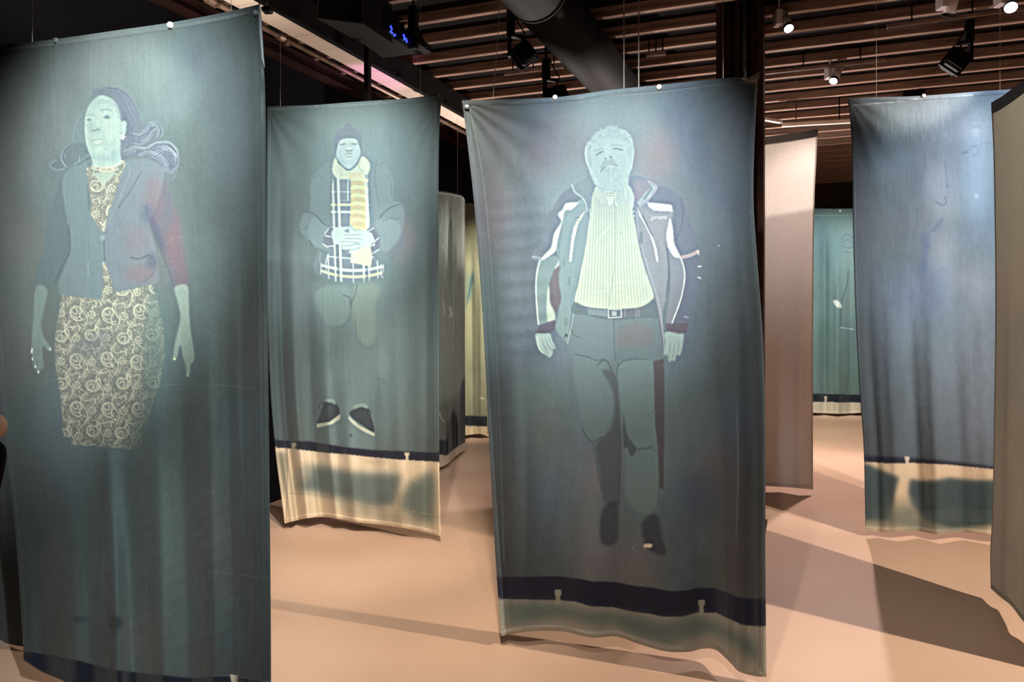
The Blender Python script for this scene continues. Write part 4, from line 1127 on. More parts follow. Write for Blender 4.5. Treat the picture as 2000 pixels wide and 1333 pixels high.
    f.poly([(150, 940), (250, 930), (210, 1000), (140, 1080), (130, 1000)], (214, 196, 168), .5, 9)
    f.poly([(320, 1120), (500, 1140), (700, 1180), (860, 1240), (700, 1230), (450, 1180)], (126, 128, 118), .6, 8)
    f.poly([(56, 862), (104, 880), (104, 1010), (90, 1100), (78, 1000), (60, 900)], (112, 112, 98), .85, 4)
    f.line([(120, 1074), (240, 1080), (380, 1110), (560, 1150), (760, 1170), (900, 1200)], (182, 172, 150), 1.2, .6, .3)
    f.line([(120, 1078), (240, 1084), (380, 1114), (560, 1154), (760, 1174), (900, 1204)], (90, 92, 86), 1.0, .4, .5)
    f.line([(108, 845), (110, 1000), (104, 1228)], (96, 84, 72), 1.3, .7, .3)
    f.line([(110, 1215), (280, 1190), (480, 1222), (700, 1252), (888, 1280)], (168, 152, 130), 1.0, .6, .2)
    f.poly([(500, 900), (640, 910), (560, 930)], (160, 140, 118), .5, 4)
    for x, y in ((143, 815), (733, 864)):
        f.poly([(x - 12, y), (x + 12, y), (x + 11, y + 15), (x + 6, y + 19), (x + 6, y + 44), (x - 8, y + 44), (x - 8, y + 19), (x - 12, y + 14)], (206, 196, 172), 1.0, .35, False)
    f.frame(0, 0, 1)
    f.line([(522, 214), (640, 208), (760, 200), (860, 190)], (150, 160, 156), 1.1, .5, .3)
    f.line([(851, 200), (850, 500), (851, 890)], (110, 124, 124), 1.1, .5, .3)
    return pr


def print_blue():
    pr = Print(1640, 150, 1990, 1065, (92, 108, 122), 12)
    pr.mottle(0.16, 0.03, 0.05)
    pr.ground(lambda y: 1900 + 0 * y, 190, 0.62)
    f = pr.frame(1640, 160, 2.777)
    for x, y, rx, ry, c, al in ((730, 230, 75, 85, (150, 160, 180), .55), (560, 250, 90, 30, (140, 152, 168), .4), (540, 560, 90, 130, (138, 146, 162), .45),
                                (740, 500, 90, 240, (134, 158, 184), .5), (250, 480, 130, 60, (110, 124, 144), .35), (560, 920, 60, 110, (140, 142, 158), .4),  # tall pale oval: brightness from the lamp painted into the cloth
                                (690, 1080, 120, 60, (120, 118, 138), .4), (590, 700, 60, 60, (150, 160, 160), .4), (350, 220, 60, 80, (112, 128, 132), .3)):
        f.ell(x, y, rx, ry, c, al, 16)
    D = (70, 84, 112)
    f.poly([(440, 840), (480, 820), (482, 920), (470, 960), (476, 1020), (450, 1050), (425, 1030), (436, 980), (452, 930)], D, .7, 4)
    f.poly([(418, 520), (440, 470), (446, 600), (424, 620)], D, .45, 5)
    f.poly([(555, 735), (560, 760), (505, 815), (495, 806), (530, 770)], D, .6, 1.5)
    f.line([(572, 430), (578, 500), (584, 572), (588, 560)], D, 1.4, .8, .3)
    f.line([(570, 622), (577, 650), (558, 670), (520, 650)], D, 2.2, .8, .5)
    f.line([(480, 620), (520, 655), (560, 668)], D, 1.2, .5, .6)
    f.line([(660, 390), (700, 370), (740, 350), (752, 380), (720, 400)], D, 1.5, .6, .7)
    f.line([(700, 350), (760, 340), (820, 326)], D, 1.3, .5, .7)
    f.line([(670, 385), (690, 384)], D, 3, .7, .8)
    f.poly([(650, 210), (680, 180), (700, 260), (680, 320), (655, 280)], (120, 130, 152), .4, 3)
    for p in ([(700, 215), (725, 205), (740, 214)], [(765, 212), (790, 205)], [(716, 246), (740, 238), (765, 244)], [(712, 280), (745, 276), (770, 284)]):
        f.line(p, (98, 110, 132), 2.4, .6, .8)
    f.ell(735, 275, 26, 20, (160, 168, 186), .35, 3)
    f.ell(742, 620, 8, 10, (190, 205, 220), .6, 2)
    # crepe ripples: lit crests painted as pale strokes
    for k in range(34):
        x = 200 + k * 12 + pr.rng.uniform(-4, 4)
        y = 95 + pr.rng.uniform(0, 40)
        f.line([(x, y), (x + pr.rng.uniform(-8, 8), y + 60), (x + pr.rng.uniform(-14, 14), y + 130), (x + pr.rng.uniform(-16, 16), y + 200)], (150, 164, 176), 1.0, .24, .4)
    # band and foot (frame crop 7)
    f = pr.frame(1480, 800, 2.5)
    f.poly([(480, 224), (520, 226), (700, 236), (900, 250), (1150, 282), (1300, 290), (1300, 900), (480, 900)], (24, 30, 48), 1.0, 2.5, False)
    f.poly([(480, 254), (520, 256), (640, 264), (760, 262), (930, 270), (1150, 292), (1300, 300), (1300, 900), (480, 900)], (214, 196, 170), 1.0, .6, False)
    f.poly([(500, 262), (540, 268), (610, 300), (690, 332), (672, 400), (664, 470), (640, 540), (500, 540)], (58, 76, 84), .95, 3.5, False)
    f.poly([(744, 340), (800, 350), (860, 348), (940, 334), (1020, 344), (1170, 348), (1170, 560), (950, 580), (820, 540), (750, 470), (735, 400)], (56, 74, 82), .95, 3.5, False)
    f.poly([(500, 480), (1170, 480), (1170, 560), (900, 600), (700, 580), (500, 560)], (66, 86, 88), .6, 8)
    f.poly([(670, 440), (760, 440), (780, 520), (660, 520)], (150, 146, 128), .5, 8)
    for k in range(5):
        f.line([(560, 490 + 12 * k), (700, 484 + 12 * k), (860, 500 + 10 * k), (960, 492 + 12 * k), (1140, 500 + 12 * k)], (132, 142, 134), 1.3, .35, .5)
    f.poly([(717, 231), (742, 232), (741, 246), (736, 250), (736, 268), (722, 268), (722, 250), (718, 246)], (206, 200, 186), 1.0, .35, False)
    f.frame(0, 0, 1)
    f.line([(1664, 206), (1760, 198), (1805, 192), (1900, 186)], (180, 192, 204), 1.2, .6, .3)
    return pr


def print_teal():
    pr = Print(1570, 400, 1700, 830, (104, 132, 130), 14)
    pr.mottle(0.14, 0.02, 0.02)
    f = pr.frame(1480, 230, 1.6875)
    for x, y, rx, ry, c, al in ((300, 400, 26, 60, (128, 140, 148), .5), (300, 560, 40, 120, (140, 164, 156), .5), (210, 420, 30, 90, (84, 108, 118), .5), (220, 760, 40, 100, (72, 104, 100), .5), (300, 820, 40, 80, (86, 118, 108), .4)):
        f.ell(x, y, rx, ry, c, al, 10)
    D = (66, 92, 98)
    for p in ([(275, 400), (290, 385), (312, 395), (318, 410)], [(280, 410), (300, 402), (318, 420)], [(276, 420), (296, 430), (314, 425)], [(285, 440), (305, 445)]):
        f.line(p, D, 1.3, .7, .4)
    f.line([(298, 505), (296, 540), (286, 580), (274, 622), (272, 690)], D, 1.5, .85, .2)
    f.line([(252, 605), (262, 560), (268, 520)], D, 1.2, .5, .4)
    f.line([(272, 692), (316, 698)], (206, 222, 216), 1.6, .9, .2)
    f.poly([(248, 604), (264, 604), (276, 618), (274, 628), (258, 622)], (232, 240, 228), 1, .5)
    f.poly([(150, 908), (240, 912), (340, 914), (340, 1050), (150, 1050)], (24, 34, 50), 1, .4, False)
    f.poly([(150, 936), (240, 938), (340, 940), (340, 1050), (150, 1050)], (216, 214, 194), 1, .4, False)
    f.poly([(218, 918), (230, 919), (228, 928), (226, 938), (221, 938), (221, 928)], (216, 214, 196), 1, .3, False)
    f.line([(150, 322), (340, 322)], (180, 196, 196), 1.0, .5, .3)
    return pr


def print_grey():
    pr = Print(820, 355, 925, 930, (112, 124, 118), 15)
    pr.mottle(0.12, 0.02, 0.02)
    f = pr.frame(830, 340, 2.15)
    for x, y, rx, ry, c, al in ((85, 250, 18, 90, (142, 164, 160), .6), (78, 140, 10, 60, (160, 178, 172), .5), (150, 300, 12, 160, (92, 100, 96), .5), (120, 600, 30, 160, (128, 132, 126), .4)):
        f.ell(x, y, rx, ry, c, al, 8)
    for p in ([(66, 130), (74, 180), (64, 240)], [(72, 300), (90, 340), (84, 420), (96, 480)], [(78, 540), (84, 580), (80, 600)]):
        f.line(p, (176, 190, 180), 1.3, .6, .4)
    f.line([(104, 560), (112, 590), (104, 600)], (214, 222, 206), 2.2, .8, .6)
    f.line([(60, 1000), (70, 1030), (82, 1040)], (206, 210, 200), 1.8, .9, .3)
    f.poly([(60, 1115), (90, 1122), (130, 1090), (180, 1060), (180, 1260), (60, 1260)], (32, 40, 52), 1, 1, False)
    f.poly([(88, 1190), (92, 1120), (98, 1050), (112, 1010), (122, 996), (132, 1020), (140, 1050), (146, 980), (150, 900), (160, 870), (175, 860), (175, 1150)], (24, 30, 40), .95, 2.2)
    f.poly([(60, 1178), (90, 1184), (130, 1150), (180, 1120), (180, 1300), (60, 1300)], (206, 190, 168), 1, .5, False)
    return pr


def print_yellow():
    pr = Print(870, 385, 965, 870, (136, 142, 118), 16)
    pr.mottle(0.10, 0.02, 0.0)
    f = pr.frame(830, 340, 2.15)
    for x, y, rx, ry, c, al in ((190, 560, 16, 240, (164, 170, 140), .6), (185, 470, 14, 70, (88, 120, 118), .6), (230, 420, 18, 60, (168, 176, 150), .5), (200, 900, 20, 60, (170, 172, 146), .4)):
        f.ell(x, y, rx, ry, c, al, 6)
    for k in range(9):
        f.line([(172 + 2 * k, 560 - 12 * k), (190 + k, 500 - 10 * k), (205, 400 + 8 * k)], (66, 106, 110), 1.5, .6, .4)
    f.line([(205, 400), (212, 450), (205, 520), (215, 560)], (150, 160, 140), 1.4, .7, .3)
    f.line([(232, 940), (244, 944)], (226, 214, 170), 2.6, .9, .4)
    f.poly([(140, 1015), (262, 1018), (262, 1300), (140, 1300)], (28, 36, 48), 1, .4, False)
    f.poly([(140, 1056), (262, 1062), (262, 1300), (140, 1300)], (222, 206, 168), 1, .4, False)
    return pr


def print_plain(x0, y0, x1, y1, base, seed, amp=.06):
    pr = Print(x0, y0, x1, y1, base, seed)
    pr.mottle(amp, 0.01, 0.0)
    return pr


# ================================================================ banners
CL = cloth_mat('printed_cotton')
CLB = cloth_mat('pale_cotton_reverse', translucent=0.22, wrinkle=0.25)


def curve_at(pts, t, closed=False):
    """arc-free parametric curve through pts (Catmull-Rom), t in 0..1 by first coordinate spacing"""
    P = np.asarray(pts, float)
    if len(P) == 2:
        return P[0] + (P[1] - P[0]) * t[:, None]
    c = catmull(P, False, 12)
    d = np.concatenate([[0], np.cumsum(np.hypot(*np.diff(c, axis=0).T))])
    d /= d[-1]
    return np.stack([np.interp(t, d, c[:, 0]), np.interp(t, d, c[:, 1])], 1)


class Banner:
    def __init__(self, top, bottom, left, right, dTL, dTR, hem_z=0.05, folds=None, hemwave=1.0, dBL=None, dBR=None):
        self.top, self.bottom, self.left, self.right = top, bottom, left, right
        self.dTL, self.dTR = dTL, dTR
        self.hem_z, self.folds = hem_z, folds
        self.hemwave = hemwave
        self.dB = (dBL, dBR)

    def pix(self, s, t):
        """Coons patch over the sheet outline; s, t 1-D arrays -> grids"""
        Tt, Bb = curve_at(self.top, s), curve_at(self.bottom, s)
        Ll, Rr = curve_at(self.left, t), curve_at(self.right, t)
        S, T = s[None, :, None], t[:, None, None]
        c00, c10, c01, c11 = Tt[0], Tt[-1], Bb[0], Bb[-1]
        c00, c10 = np.asarray(self.top[0], float), np.asarray(self.top[-1], float)
        c01, c11 = np.asarray(self.bottom[0], float), np.asarray(self.bottom[-1], float)
        return ((1 - T) * Tt[None] + T * Bb[None] + (1 - S) * Ll[:, None] + S * Rr[:, None]
                - ((1 - S) * (1 - T) * c00 + S * (1 - T) * c10 + (1 - S) * T * c01 + S * T * c11))

    def depth(self, s, t):
        Dt = 1.0 / ((1 - s) / self.dTL + s / self.dTR)
        # the hem hangs at a known height: its row gives its distance
        Bb = curve_at(self.bottom, s)
        if self.dB[0] is not None:
            Db = 1.0 / ((1 - s) / self.dB[0] + s / self.dB[1])
        else:
            Db = F * (EYE - self.hem_z) / (Bb[:, 1] - HOR)
        lin = 1.0 / ((1 - s) / Db[0] + s / Db[-1]) if len(s) > 1 else Db
        Db = lin + (Db - lin) * self.hemwave
        T = t[:, None]
        W = T ** 1.6
        D = Dt[None] * (1 - W) + Db[None] * W
        if self.folds is not None:
            D = D + self.folds(s[None], t[:, None])
        return D

    def grid(self, s, t, off=0.0):
        P = self.pix(s, t)
        D = self.depth(s, t) - off
        return np.stack([(P[..., 0] - 1000) / F * D, D, EYE - (P[..., 1] - HOR) / F * D], -1), P


def grid_mesh(name, G, colors):
    ny, nx = G.shape[:2]
    me = bpy.data.meshes.new(name)
    me.vertices.add(nx * ny)
    me.vertices.foreach_set('co', G.reshape(-1).astype(np.float32))
    i = np.arange((ny - 1) * (nx - 1))
    r, c = i // (nx - 1), i % (nx - 1)
    a = r * nx + c
    q = np.stack([a, a + nx, a + nx + 1, a + 1], 1).astype(np.int32)      # faces the camera side
    me.loops.add(q.size)
    me.loops.foreach_set('vertex_index', q.reshape(-1))
    me.polygons.add(len(q))
    me.polygons.foreach_set('loop_start', (np.arange(len(q)) * 4).astype(np.int32))
    me.polygons.foreach_set('use_smooth', np.ones(len(q), dtype=bool))
    me.update(calc_edges=True)
    ca = me.color_attributes.new('print', 'FLOAT_COLOR', 'POINT')
    rgba = np.ones((nx * ny, 4), np.float32)
    rgba[:, :3] = srgb(np.clip(colors.reshape(-1, 3), 0, 255))
    ca.data.foreach_set('color', rgba.reshape(-1))
    return me


def make_banner(bn, pr, nx, ny, label, mats=None, magnets=(), wires=(), rail=True, rail_front=False, rail_s=(0.0, 1.0), seam=True,
                magnet_mat='magnet', group=None, mag_t=0.012, rail_over=0.03):
    s, t = np.linspace(0, 1, nx), np.linspace(0, 1, ny)
    G, P = bn.grid(s, t)
    C = pr.sample(P[..., 0], P[..., 1])
    base = G[-1].mean(0)
    root = empty('banner', (float(base[0]), float(base[1]), 0.0))
    tag(root, label, 'banner', group)
    off = np.array([base[0], base[1], 0.0])
    me = grid_mesh('cloth', G - off, C)
    link('cloth', me, mats or CL, root)
    # raised hems: folded-over edges a few millimetres proud of the sheet
    if seam:
        w = 0.018
        for (ss, tt) in ((np.linspace(0, w, 4), np.linspace(0, 1, 220)), (np.linspace(1 - w, 1, 4), np.linspace(0, 1, 220)),
                         (np.linspace(0, 1, 160), np.linspace(0, w * 0.6, 4)), (np.linspace(0, 1, 160), np.linspace(1 - w * 0.6, 1, 4))):
            g2, p2 = bn.grid(ss, tt, 0.006)
            g2 = g2.copy()
            c2 = pr.sample(p2[..., 0], p2[..., 1]) * 1.04
            # round the strip's inner and outer rim back to the sheet
            g3, _ = bn.grid(ss, tt, 0.0005)
            if len(ss) == 4:
                g2[:, 0], g2[:, -1] = g3[:, 0], g3[:, -1]
            else:
                g2[0], g2[-1] = g3[0], g3[-1]
            link('hem', grid_mesh('hem', g2 - off, c2), mats or CL, root)
    if rail:
        sgn = 1 if rail_front else -1
        pts, _ = bn.grid(np.linspace(rail_s[0], rail_s[1], 24), np.array([0.0, 0.016]), 0.012 * sgn + 0.0)
        mb = MB()
        bm = mb.bm
        rows = []
        for i in range(24):
            a, b2 = Vector(pts[0, i] - off), Vector(pts[1, i] - off)
            up = (a - b2) * (rail_over / 0.03 * 0.9)
            d = Vector((0, -0.012 * sgn, 0))
            rows.append([bm.verts.new(b2), bm.verts.new(b2 + up), bm.verts.new(b2 + up + d), bm.verts.new(b2 + d)])
        for i in range(23):
            for j in range(4):
                bm.faces.new((rows[i][j], rows[i][(j + 1) % 4], rows[i + 1][(j + 1) % 4], rows[i + 1][j]))
        bm.faces.new(rows[0]); bm.faces.new(rows[-1][::-1])
        mb.build('top_rail', M['rail'], root)
    for (px, py, r, mm) in magnets:
        # nearest sheet point
        i = np.argmin((P[..., 0] - px) ** 2 + (P[..., 1] - py) ** 2)
        j, k2 = np.unravel_index(i, P.shape[:2])
        D = G[j, k2, 1] - 0.008
        c = at(px, py, D) - Vector(off)
        rr = r / F * D
        MB().cyl(c + Vector((0, 0.006, 0)), c + Vector((0, -0.006, 0)), rr, rr * 0.9, 14).build('magnet', M[mm], root, True)
    for (px, wr, *lean) in wires:
        i = np.argmin(np.abs(P[0, :, 0] - px))
        p = G[0, i] - off
        MB().cyl((p[0], p[1] + 0.01, p[2] - 0.03), (p[0] + (lean[0] if lean else 0.0), p[1] + 0.01, HT), wr, n=6).build('wire', M['wire'], root)
    return root

def fold_fn(terms, damp_top=0.25):
    """terms: (centre s, width, amplitude m, t0, t1): soft vertical folds fading in between rows t0..t1"""
    def f(s, t):
        z = 0.0
        for c, w, a, t0, t1 in terms:
            ramp = np.clip((t - t0) / max(1e-3, (t1 - t0)), 0, 1)
            ramp = ramp * ramp * (3 - 2 * ramp)
            z = z + a * np.exp(-((s - c) / w) ** 2) * ramp
        return z
    return f


def tension(corner_s, amp=0.006, freq=30):
    """pull wrinkles fanning out of a hung top corner"""
    def f(s, t):
        ds = np.abs(s - corner_s)
        ang = np.arctan2(t + 1e-4, ds * 0.55 + 1e-4)
        r = np.hypot(ds * .55, t)
        return amp * np.sin(freq * ang) * np.exp(-((r - .10) / .10) ** 2) * np.clip(r / .04, 0, 1)
    return f


def add(*fs):
    return lambda s, t: sum(g(s, t) for g in fs)


def ripple(amp, fs, ft, ph=0.0, s0=0, s1=1, t0=0, t1=1):
    def f(s, t):
        env = np.clip((s - s0) / .06, 0, 1) * np.clip((s1 - s) / .06, 0, 1) * np.clip((t - t0) / .05, 0, 1) * np.clip((t1 - t) / .05, 0, 1)
        return amp * env * np.sin(fs * s + ft * t + ph + 2.0 * np.sin(7 * t + 3 * s))
    return f


# ---- the woman in the blazer, nearest on the left
b = Banner(top=[(-45, 92), (20, 86), (110, 76), (222, 60), (333, 44), (430, 26), (507, 8)],
           bottom=[(46, 1290), (80, 1312), (124, 1331), (200, 1372), (300, 1416), (400, 1452), (530, 1490)],
           left=[(-45, 92), (-20, 500), (10, 850), (30, 1040), (44, 1240), (46, 1290)],
           right=[(507, 8), (515, 120), (519, 230), (521, 500), (526, 900), (529, 1200), (530, 1490)],
           dTL=3.20, dTR=2.58, hem_z=0.07, dBL=3.20, dBR=2.58,
           folds=add(fold_fn([(.40, .035, -.075, .50, .9), (.47, .045, .06, .5, .9), (.58, .04, -.06, .35, .9), (.69, .04, .05, .3, .9), (.78, .03, -.045, .3, .8), (.86, .025, .03, .3, .8),
                              (.91, .02, .016, .1, .6), (.10, .05, .05, .5, 1.0), (.22, .04, -.03, .6, 1.0), (.965, .012, -.010, .02, .1), (.30, .03, .018, .6, 1.0)]),
                     tension(1.0, .0018, 17), ripple(.0004, 60, 260, 0, .3, .9, .6, 1.0)))
WB = make_banner(b, print_woman(), 360, 860, 'large teal cloth print of a woman in blazer and paisley skirt, at left',
            magnets=((110, 79, 5.5, 'magnet_grey'), (333, 49, 6.5, 'magnet'), (500, 25, 5.5, 'magnet_grey')), wires=((450, .0012), (60, .0012)), rail_s=(0.02, .985))

def small_fold(root, pts, Y, name):
    o0 = root.location
    mb = MB()
    vs = [mb.bm.verts.new(at(x, y, Y) - o0 + Vector((0, -0.012, 0))) for x, y in pts]
    vb = [mb.bm.verts.new(at(x, y, Y) - o0 + Vector((0, -0.008, 0))) for x, y in pts]
    mb.bm.faces.new(vs)
    mb.bm.faces.new(vb[::-1])
    for i in range(len(pts)):
        j = (i + 1) % len(pts)
        mb.bm.faces.new((vs[i], vs[j], vb[j], vb[i]))
    o = mb.build(name, M['magnet_grey'], root)
    o['label'] = 'pale turned edge showing the unprinted side'


# sliver of the reverse at the right edge
small_fold(WB, [(507, 9), (510, 9), (514, 60), (517, 110), (519.5, 135), (514, 118), (509, 60)], 2.575, 'turned_edge')

# ---- the man in the beanie
b = Banner(top=[(522, 208), (560, 207), (617, 205), (680, 200), (742, 196), (800, 192), (863, 182)],
           bottom=[(556, 1023), (600, 1013), (640, 1011), (700, 1021), (760, 1028), (820, 1038), (861, 1048)],
           left=[(522, 208), (521, 400), (522, 600), (528, 760), (538, 880), (548, 960), (556, 1023)],
           right=[(863, 182), (857, 300), (857, 600), (858, 900), (861, 1048)],
           dTL=5.50, dTR=5.15, hem_z=0.05, hemwave=.5,
           folds=add(fold_fn([(.08, .025, .07, .1, .7), (.15, .03, -.06, .2, .8), (.24, .03, .05, .3, 1.0), (.33, .03, -.05, .4, 1.0), (.45, .04, -.04, .5, 1.0), (.60, .05, .025, .5, 1.0), (.75, .04, -.02, .3, .9),
                              (.93, .03, .02, .1, .6), (.055, .02, -.04, .78, .95)]), tension(0.0, .004, 15), tension(1.0, .004, 20),
                     ripple(.004, 14, 60, 0, .1, .6, .03, .22), ripple(.003, 20, 90, 1, .1, .95, .88, 1.0)))
make_banner(b, print_beanie_man(), 250, 600, 'teal cloth print of a man in beanie, plaid shirt and yellow scarf',
            magnets=((617, 208, 2.6, 'magnet_grey'), (742, 199, 2.8, 'magnet_grey'), (858, 186, 2.2, 'magnet_grey')), wires=((547, .0015), (821, .0015)))

# ---- the man in the sports jacket, centre right
b = Banner(top=[(902, 196), (960, 195), (1084, 190), (1190, 176), (1287, 166), (1380, 156), (1440, 151), (1480, 153)],
           bottom=[(978, 1243), (1038, 1234), (1098, 1234), (1156, 1246), (1204, 1244), (1252, 1260), (1300, 1273), (1345, 1274), (1373, 1268), (1399, 1271), (1428, 1297), (1444, 1313), (1476, 1322), (1497, 1323)],
           left=[(902, 196), (913, 280), (928, 420), (944, 640), (955, 860), (966, 1060), (978, 1243)],
           right=[(1480, 153), (1473, 300), (1472, 400), (1480, 520), (1491, 680), (1495, 900), (1495, 1100), (1497, 1323)],
           dTL=3.62, dTR=3.20, hem_z=0.055, hemwave=.75,
           folds=add(fold_fn([(.03, .02, .03, .1, .5), (.10, .04, -.02, .1, .6), (.95, .03, .03, .1, .4), (.975, .01, -.012, .2, .5), (.86, .05, -.02, .3, .8), (.72, .06, .02, .5, 1.0), (.3, .08, -.02, .6, 1.0), (.93, .03, .03, .6, 1.0)]),
                     tension(0.0, .003, 18), tension(1.0, .002, 18), ripple(.0012, 12, 210, 0, .04, .28, .16, .50)))
JB = make_banner(b, print_jacket_man(), 400, 840, 'teal cloth print of a bearded man in striped shirt and open sports jacket',
            magnets=((912, 209, 5.0, 'magnet_grey'), (1084, 190, 5.0, 'magnet'), (1287, 170, 5.2, 'magnet')),
            wires=((961, .0015, .10), (1219, .003), (1249, .003), (1413, .0018)), rail_s=(0.0, .93))

# its top right corner folds forward and shows the unprinted side
cf = [at(1446, 155, 3.215), at(1462, 153.5, 3.205), at(1481, 142.5, 3.19), at(1482, 151, 3.17), at(1477, 161, 3.17), at(1464, 161.5, 3.185)]
o0 = JB.location
mb = MB()
vs = [mb.bm.verts.new(p - o0 + Vector((0, -0.012, 0))) for p in cf]
vb = [mb.bm.verts.new(p - o0 + Vector((0, -0.009, 0))) for p in cf]
mb.bm.faces.new(vs)
mb.bm.faces.new(vb[::-1])
for i in range(6):
    mb.bm.faces.new((vs[i], vs[(i + 1) % 6], vb[(i + 1) % 6], vb[i]))
mb.build('corner_fold', M['magnet'], JB)['label'] = 'pale folded-over corner'

# ---- the blue print on the right
b = Banner(top=[(1657, 193), (1700, 190), (1760, 189), (1804, 187), (1860, 183), (1920, 178), (1984, 174)],
           bottom=[(1690, 1036), (1730, 1040), (1790, 1038), (1830, 1044), (1880, 1040), (1930, 1046), (2000, 1050)],
           left=[(1657, 193), (1664, 300), (1667, 500), (1675, 700), (1686, 860), (1689, 960), (1690, 1036)],
           right=[(1984, 174), (1990, 600), (2000, 1050)],
           dTL=5.28, dTR=5.02, hem_z=0.05, hemwave=.5,
           folds=add(fold_fn([(.08, .03, .03, .3, .9), (.2, .04, -.03, .3, .9), (.33, .04, .03, .35, .9), (.46, .04, -.03, .3, .9), (.6, .05, .025, .3, .9), (.78, .05, -.02, .3, 1)]),
                     tension(0.0, .004, 15), ripple(.004, 20, 130, 0, .02, .95, .92, 1.0)))
make_banner(b, print_blue(), 170, 480, 'blue cloth print with a faint figure and pale foot, at right',
            magnets=((1804, 187, 3.6, 'magnet'),), wires=((1713, .0012), (1955, .0012)))

# ---- far prints seen in the gaps
b = Banner(top=[(830, 372), (862, 373), (890, 378), (902, 382), (908, 390)],
           bottom=[(850, 915), (864, 912), (876, 905), (892, 890), (909, 878)],
           left=[(830, 372), (840, 640), (850, 915)], right=[(908, 390), (908, 640), (909, 878)],
           dTL=7.5, dTR=7.9, hem_z=0.05, hemwave=1.0, dBL=None,
           folds=fold_fn([(.55, .06, .06, .0, .3), (.75, .05, -.06, .1, .5), (.4, .04, -.04, .2, .6)]))
make_banner(b, print_grey(), 70, 330, 'grey-green hanging print with dark flame shape at its foot, behind the beanie print',
            wires=((893, .002),), rail=False)
b = Banner(top=[(884, 398), (908, 397), (940, 398), (956, 398)], bottom=[(884, 852), (908, 851), (935, 848), (960, 849)],
           left=[(884, 398), (884, 852)], right=[(956, 398), (960, 849)], dTL=9.3, dTR=9.1, hem_z=0.05, hemwave=.3,
           folds=fold_fn([(.5, .08, .05, .1, .5), (.75, .08, -.05, .2, .6)]))
make_banner(b, print_yellow(), 60, 260, 'narrow yellowish far print with dark leaf strokes, farthest behind the two centre prints',
            magnets=((923, 401, 1.6, 'magnet_grey'),), rail=False, seam=False)
b = Banner(top=[(1572, 407), (1630, 408), (1700, 407)], bottom=[(1572, 806), (1640, 809), (1700, 806)],
           left=[(1572, 407), (1572, 806)], right=[(1700, 407), (1700, 806)], dTL=11.0, dTR=10.9, hem_z=0.05, hemwave=.3,
           folds=fold_fn([(.3, .06, .08, .0, .3), (.5, .06, -.07, .1, .5), (.7, .06, .06, .1, .5)]))
make_banner(b, print_teal(), 110, 300, 'far pale teal print with a sleeve outline, seen through the right gap', rail=False,
            magnets=((1641, 412, 2.5, 'magnet'),))

# ---- banners seen from their unprinted side
b = Banner(top=[(1460, 278), (1500, 271), (1550, 264), (1597, 256)], bottom=[(1460, 948), (1500, 950), (1545, 953), (1588, 957)],
           left=[(1460, 278), (1460, 948)], right=[(1597, 256), (1594, 320), (1590, 420), (1588, 700), (1588, 957)],
           dTL=7.10, dTR=6.80, hem_z=0.05, hemwave=.3, folds=fold_fn([(.5, .1, .03, .2, .8), (.8, .08, -.03, .2, .8)]))
make_banner(b, print_plain(1440, 240, 1620, 980, (198, 190, 184), 31, .04), 60, 240, 'pale unprinted back of a tall cloth hanging right of the column',
            mats=CLB, wires=((1555, .0012),), rail_front=True, rail_over=0.045)
b = Banner(top=[(1936, 208), (1960, 194), (2000, 164), (2030, 138), (2067, 105)],
           bottom=[(1935, 1150), (1955, 1168), (1975, 1184), (2000, 1216), (2030, 1244), (2067, 1289)],
           left=[(1936, 208), (1941, 330), (1944, 600), (1941, 850), (1938, 1000), (1934, 1080), (1935, 1150)],
           right=[(2067, 105), (2067, 1289)], dTL=4.15, dTR=3.31, hem_z=0.07, hemwave=.6,
           folds=fold_fn([(.2, .06, .03, .2, .7), (.45, .08, -.035, .2, .8), (.75, .08, .035, .3, .9)]))
make_banner(b, print_plain(1900, 20, 2220, 1480, (158, 157, 148), 33, .06), 110, 300, 'grey unprinted back of the nearest cloth at the right edge',
            mats=CLB, rail_front=True, rail_over=0.05, wires=((2020, .0012),))
b = Banner(top=[(-150, 130), (60, 150)], bottom=[(-120, 1246), (0, 1256), (44, 1264), (80, 1266)],
           left=[(-150, 130), (-120, 1246)], right=[(60, 150), (70, 1264)], dTL=3.75, dTR=3.5, hem_z=0.05, hemwave=.2, dBL=3.8, dBR=3.52,
           folds=fold_fn([(.6, .1, .05, .2, .8)]))
make_banner(b, print_plain(-170, 100, 100, 1290, (58, 68, 74), 35, .1), 40, 160, 'dark cloth hanging behind the print of the woman at the left edge', rail=False, seam=False)


# ================================================================ ceiling fittings (building grid: x = u, y = v)
def grid_thing(name, label, cat, u, v, z=0.0, group=None, rz=0.0):
    x, y = uv(u, v)
    e = empty(name, (x, y, z), TH + rz)
    return tag(e, label, cat, group)


# white perforated strip under a black beam
t = grid_thing('perforated_beam', 'long pale perforated metal strip running under the ceiling, above the beanie print', 'beam', -3.40, 0.0, 3.65)
L0, L1 = 0.6, 13.8
n = 22
step = (L1 - L0) / n
pm = None
for i in range(n):
    if pm is None:
        mb = MB().box((0, step / 2, 0.0), (0.178, step - 0.004, 0.012), bevel=0.001)
        pm = mb.build('strip_panel', M['strip'], t)
        pm.location = (0, L0, 0)
        mb = MB()
        for k in range(12):
            mb.cyl((-0.075 + k * 0.0136, step * .5, -0.0055), (-0.075 + k * 0.0136, step * .5, -0.0068), 0.003, n=6)
        hm = mb.build('hole_row', M['hole'], pm)
        hm['kind'] = 'stuff'
    else:
        o = pm.copy(); COL.objects.link(o); o.parent = t; o.location = (0, L0 + i * step, 0)
        h = hm.copy(); COL.objects.link(h); h.parent = o
MB().box((0.125, 7.2, 0.09), (0.05, 13.2, 0.20)).build('side_channel', M['steel_black'], t)
mb = MB()
r = random.Random(3)
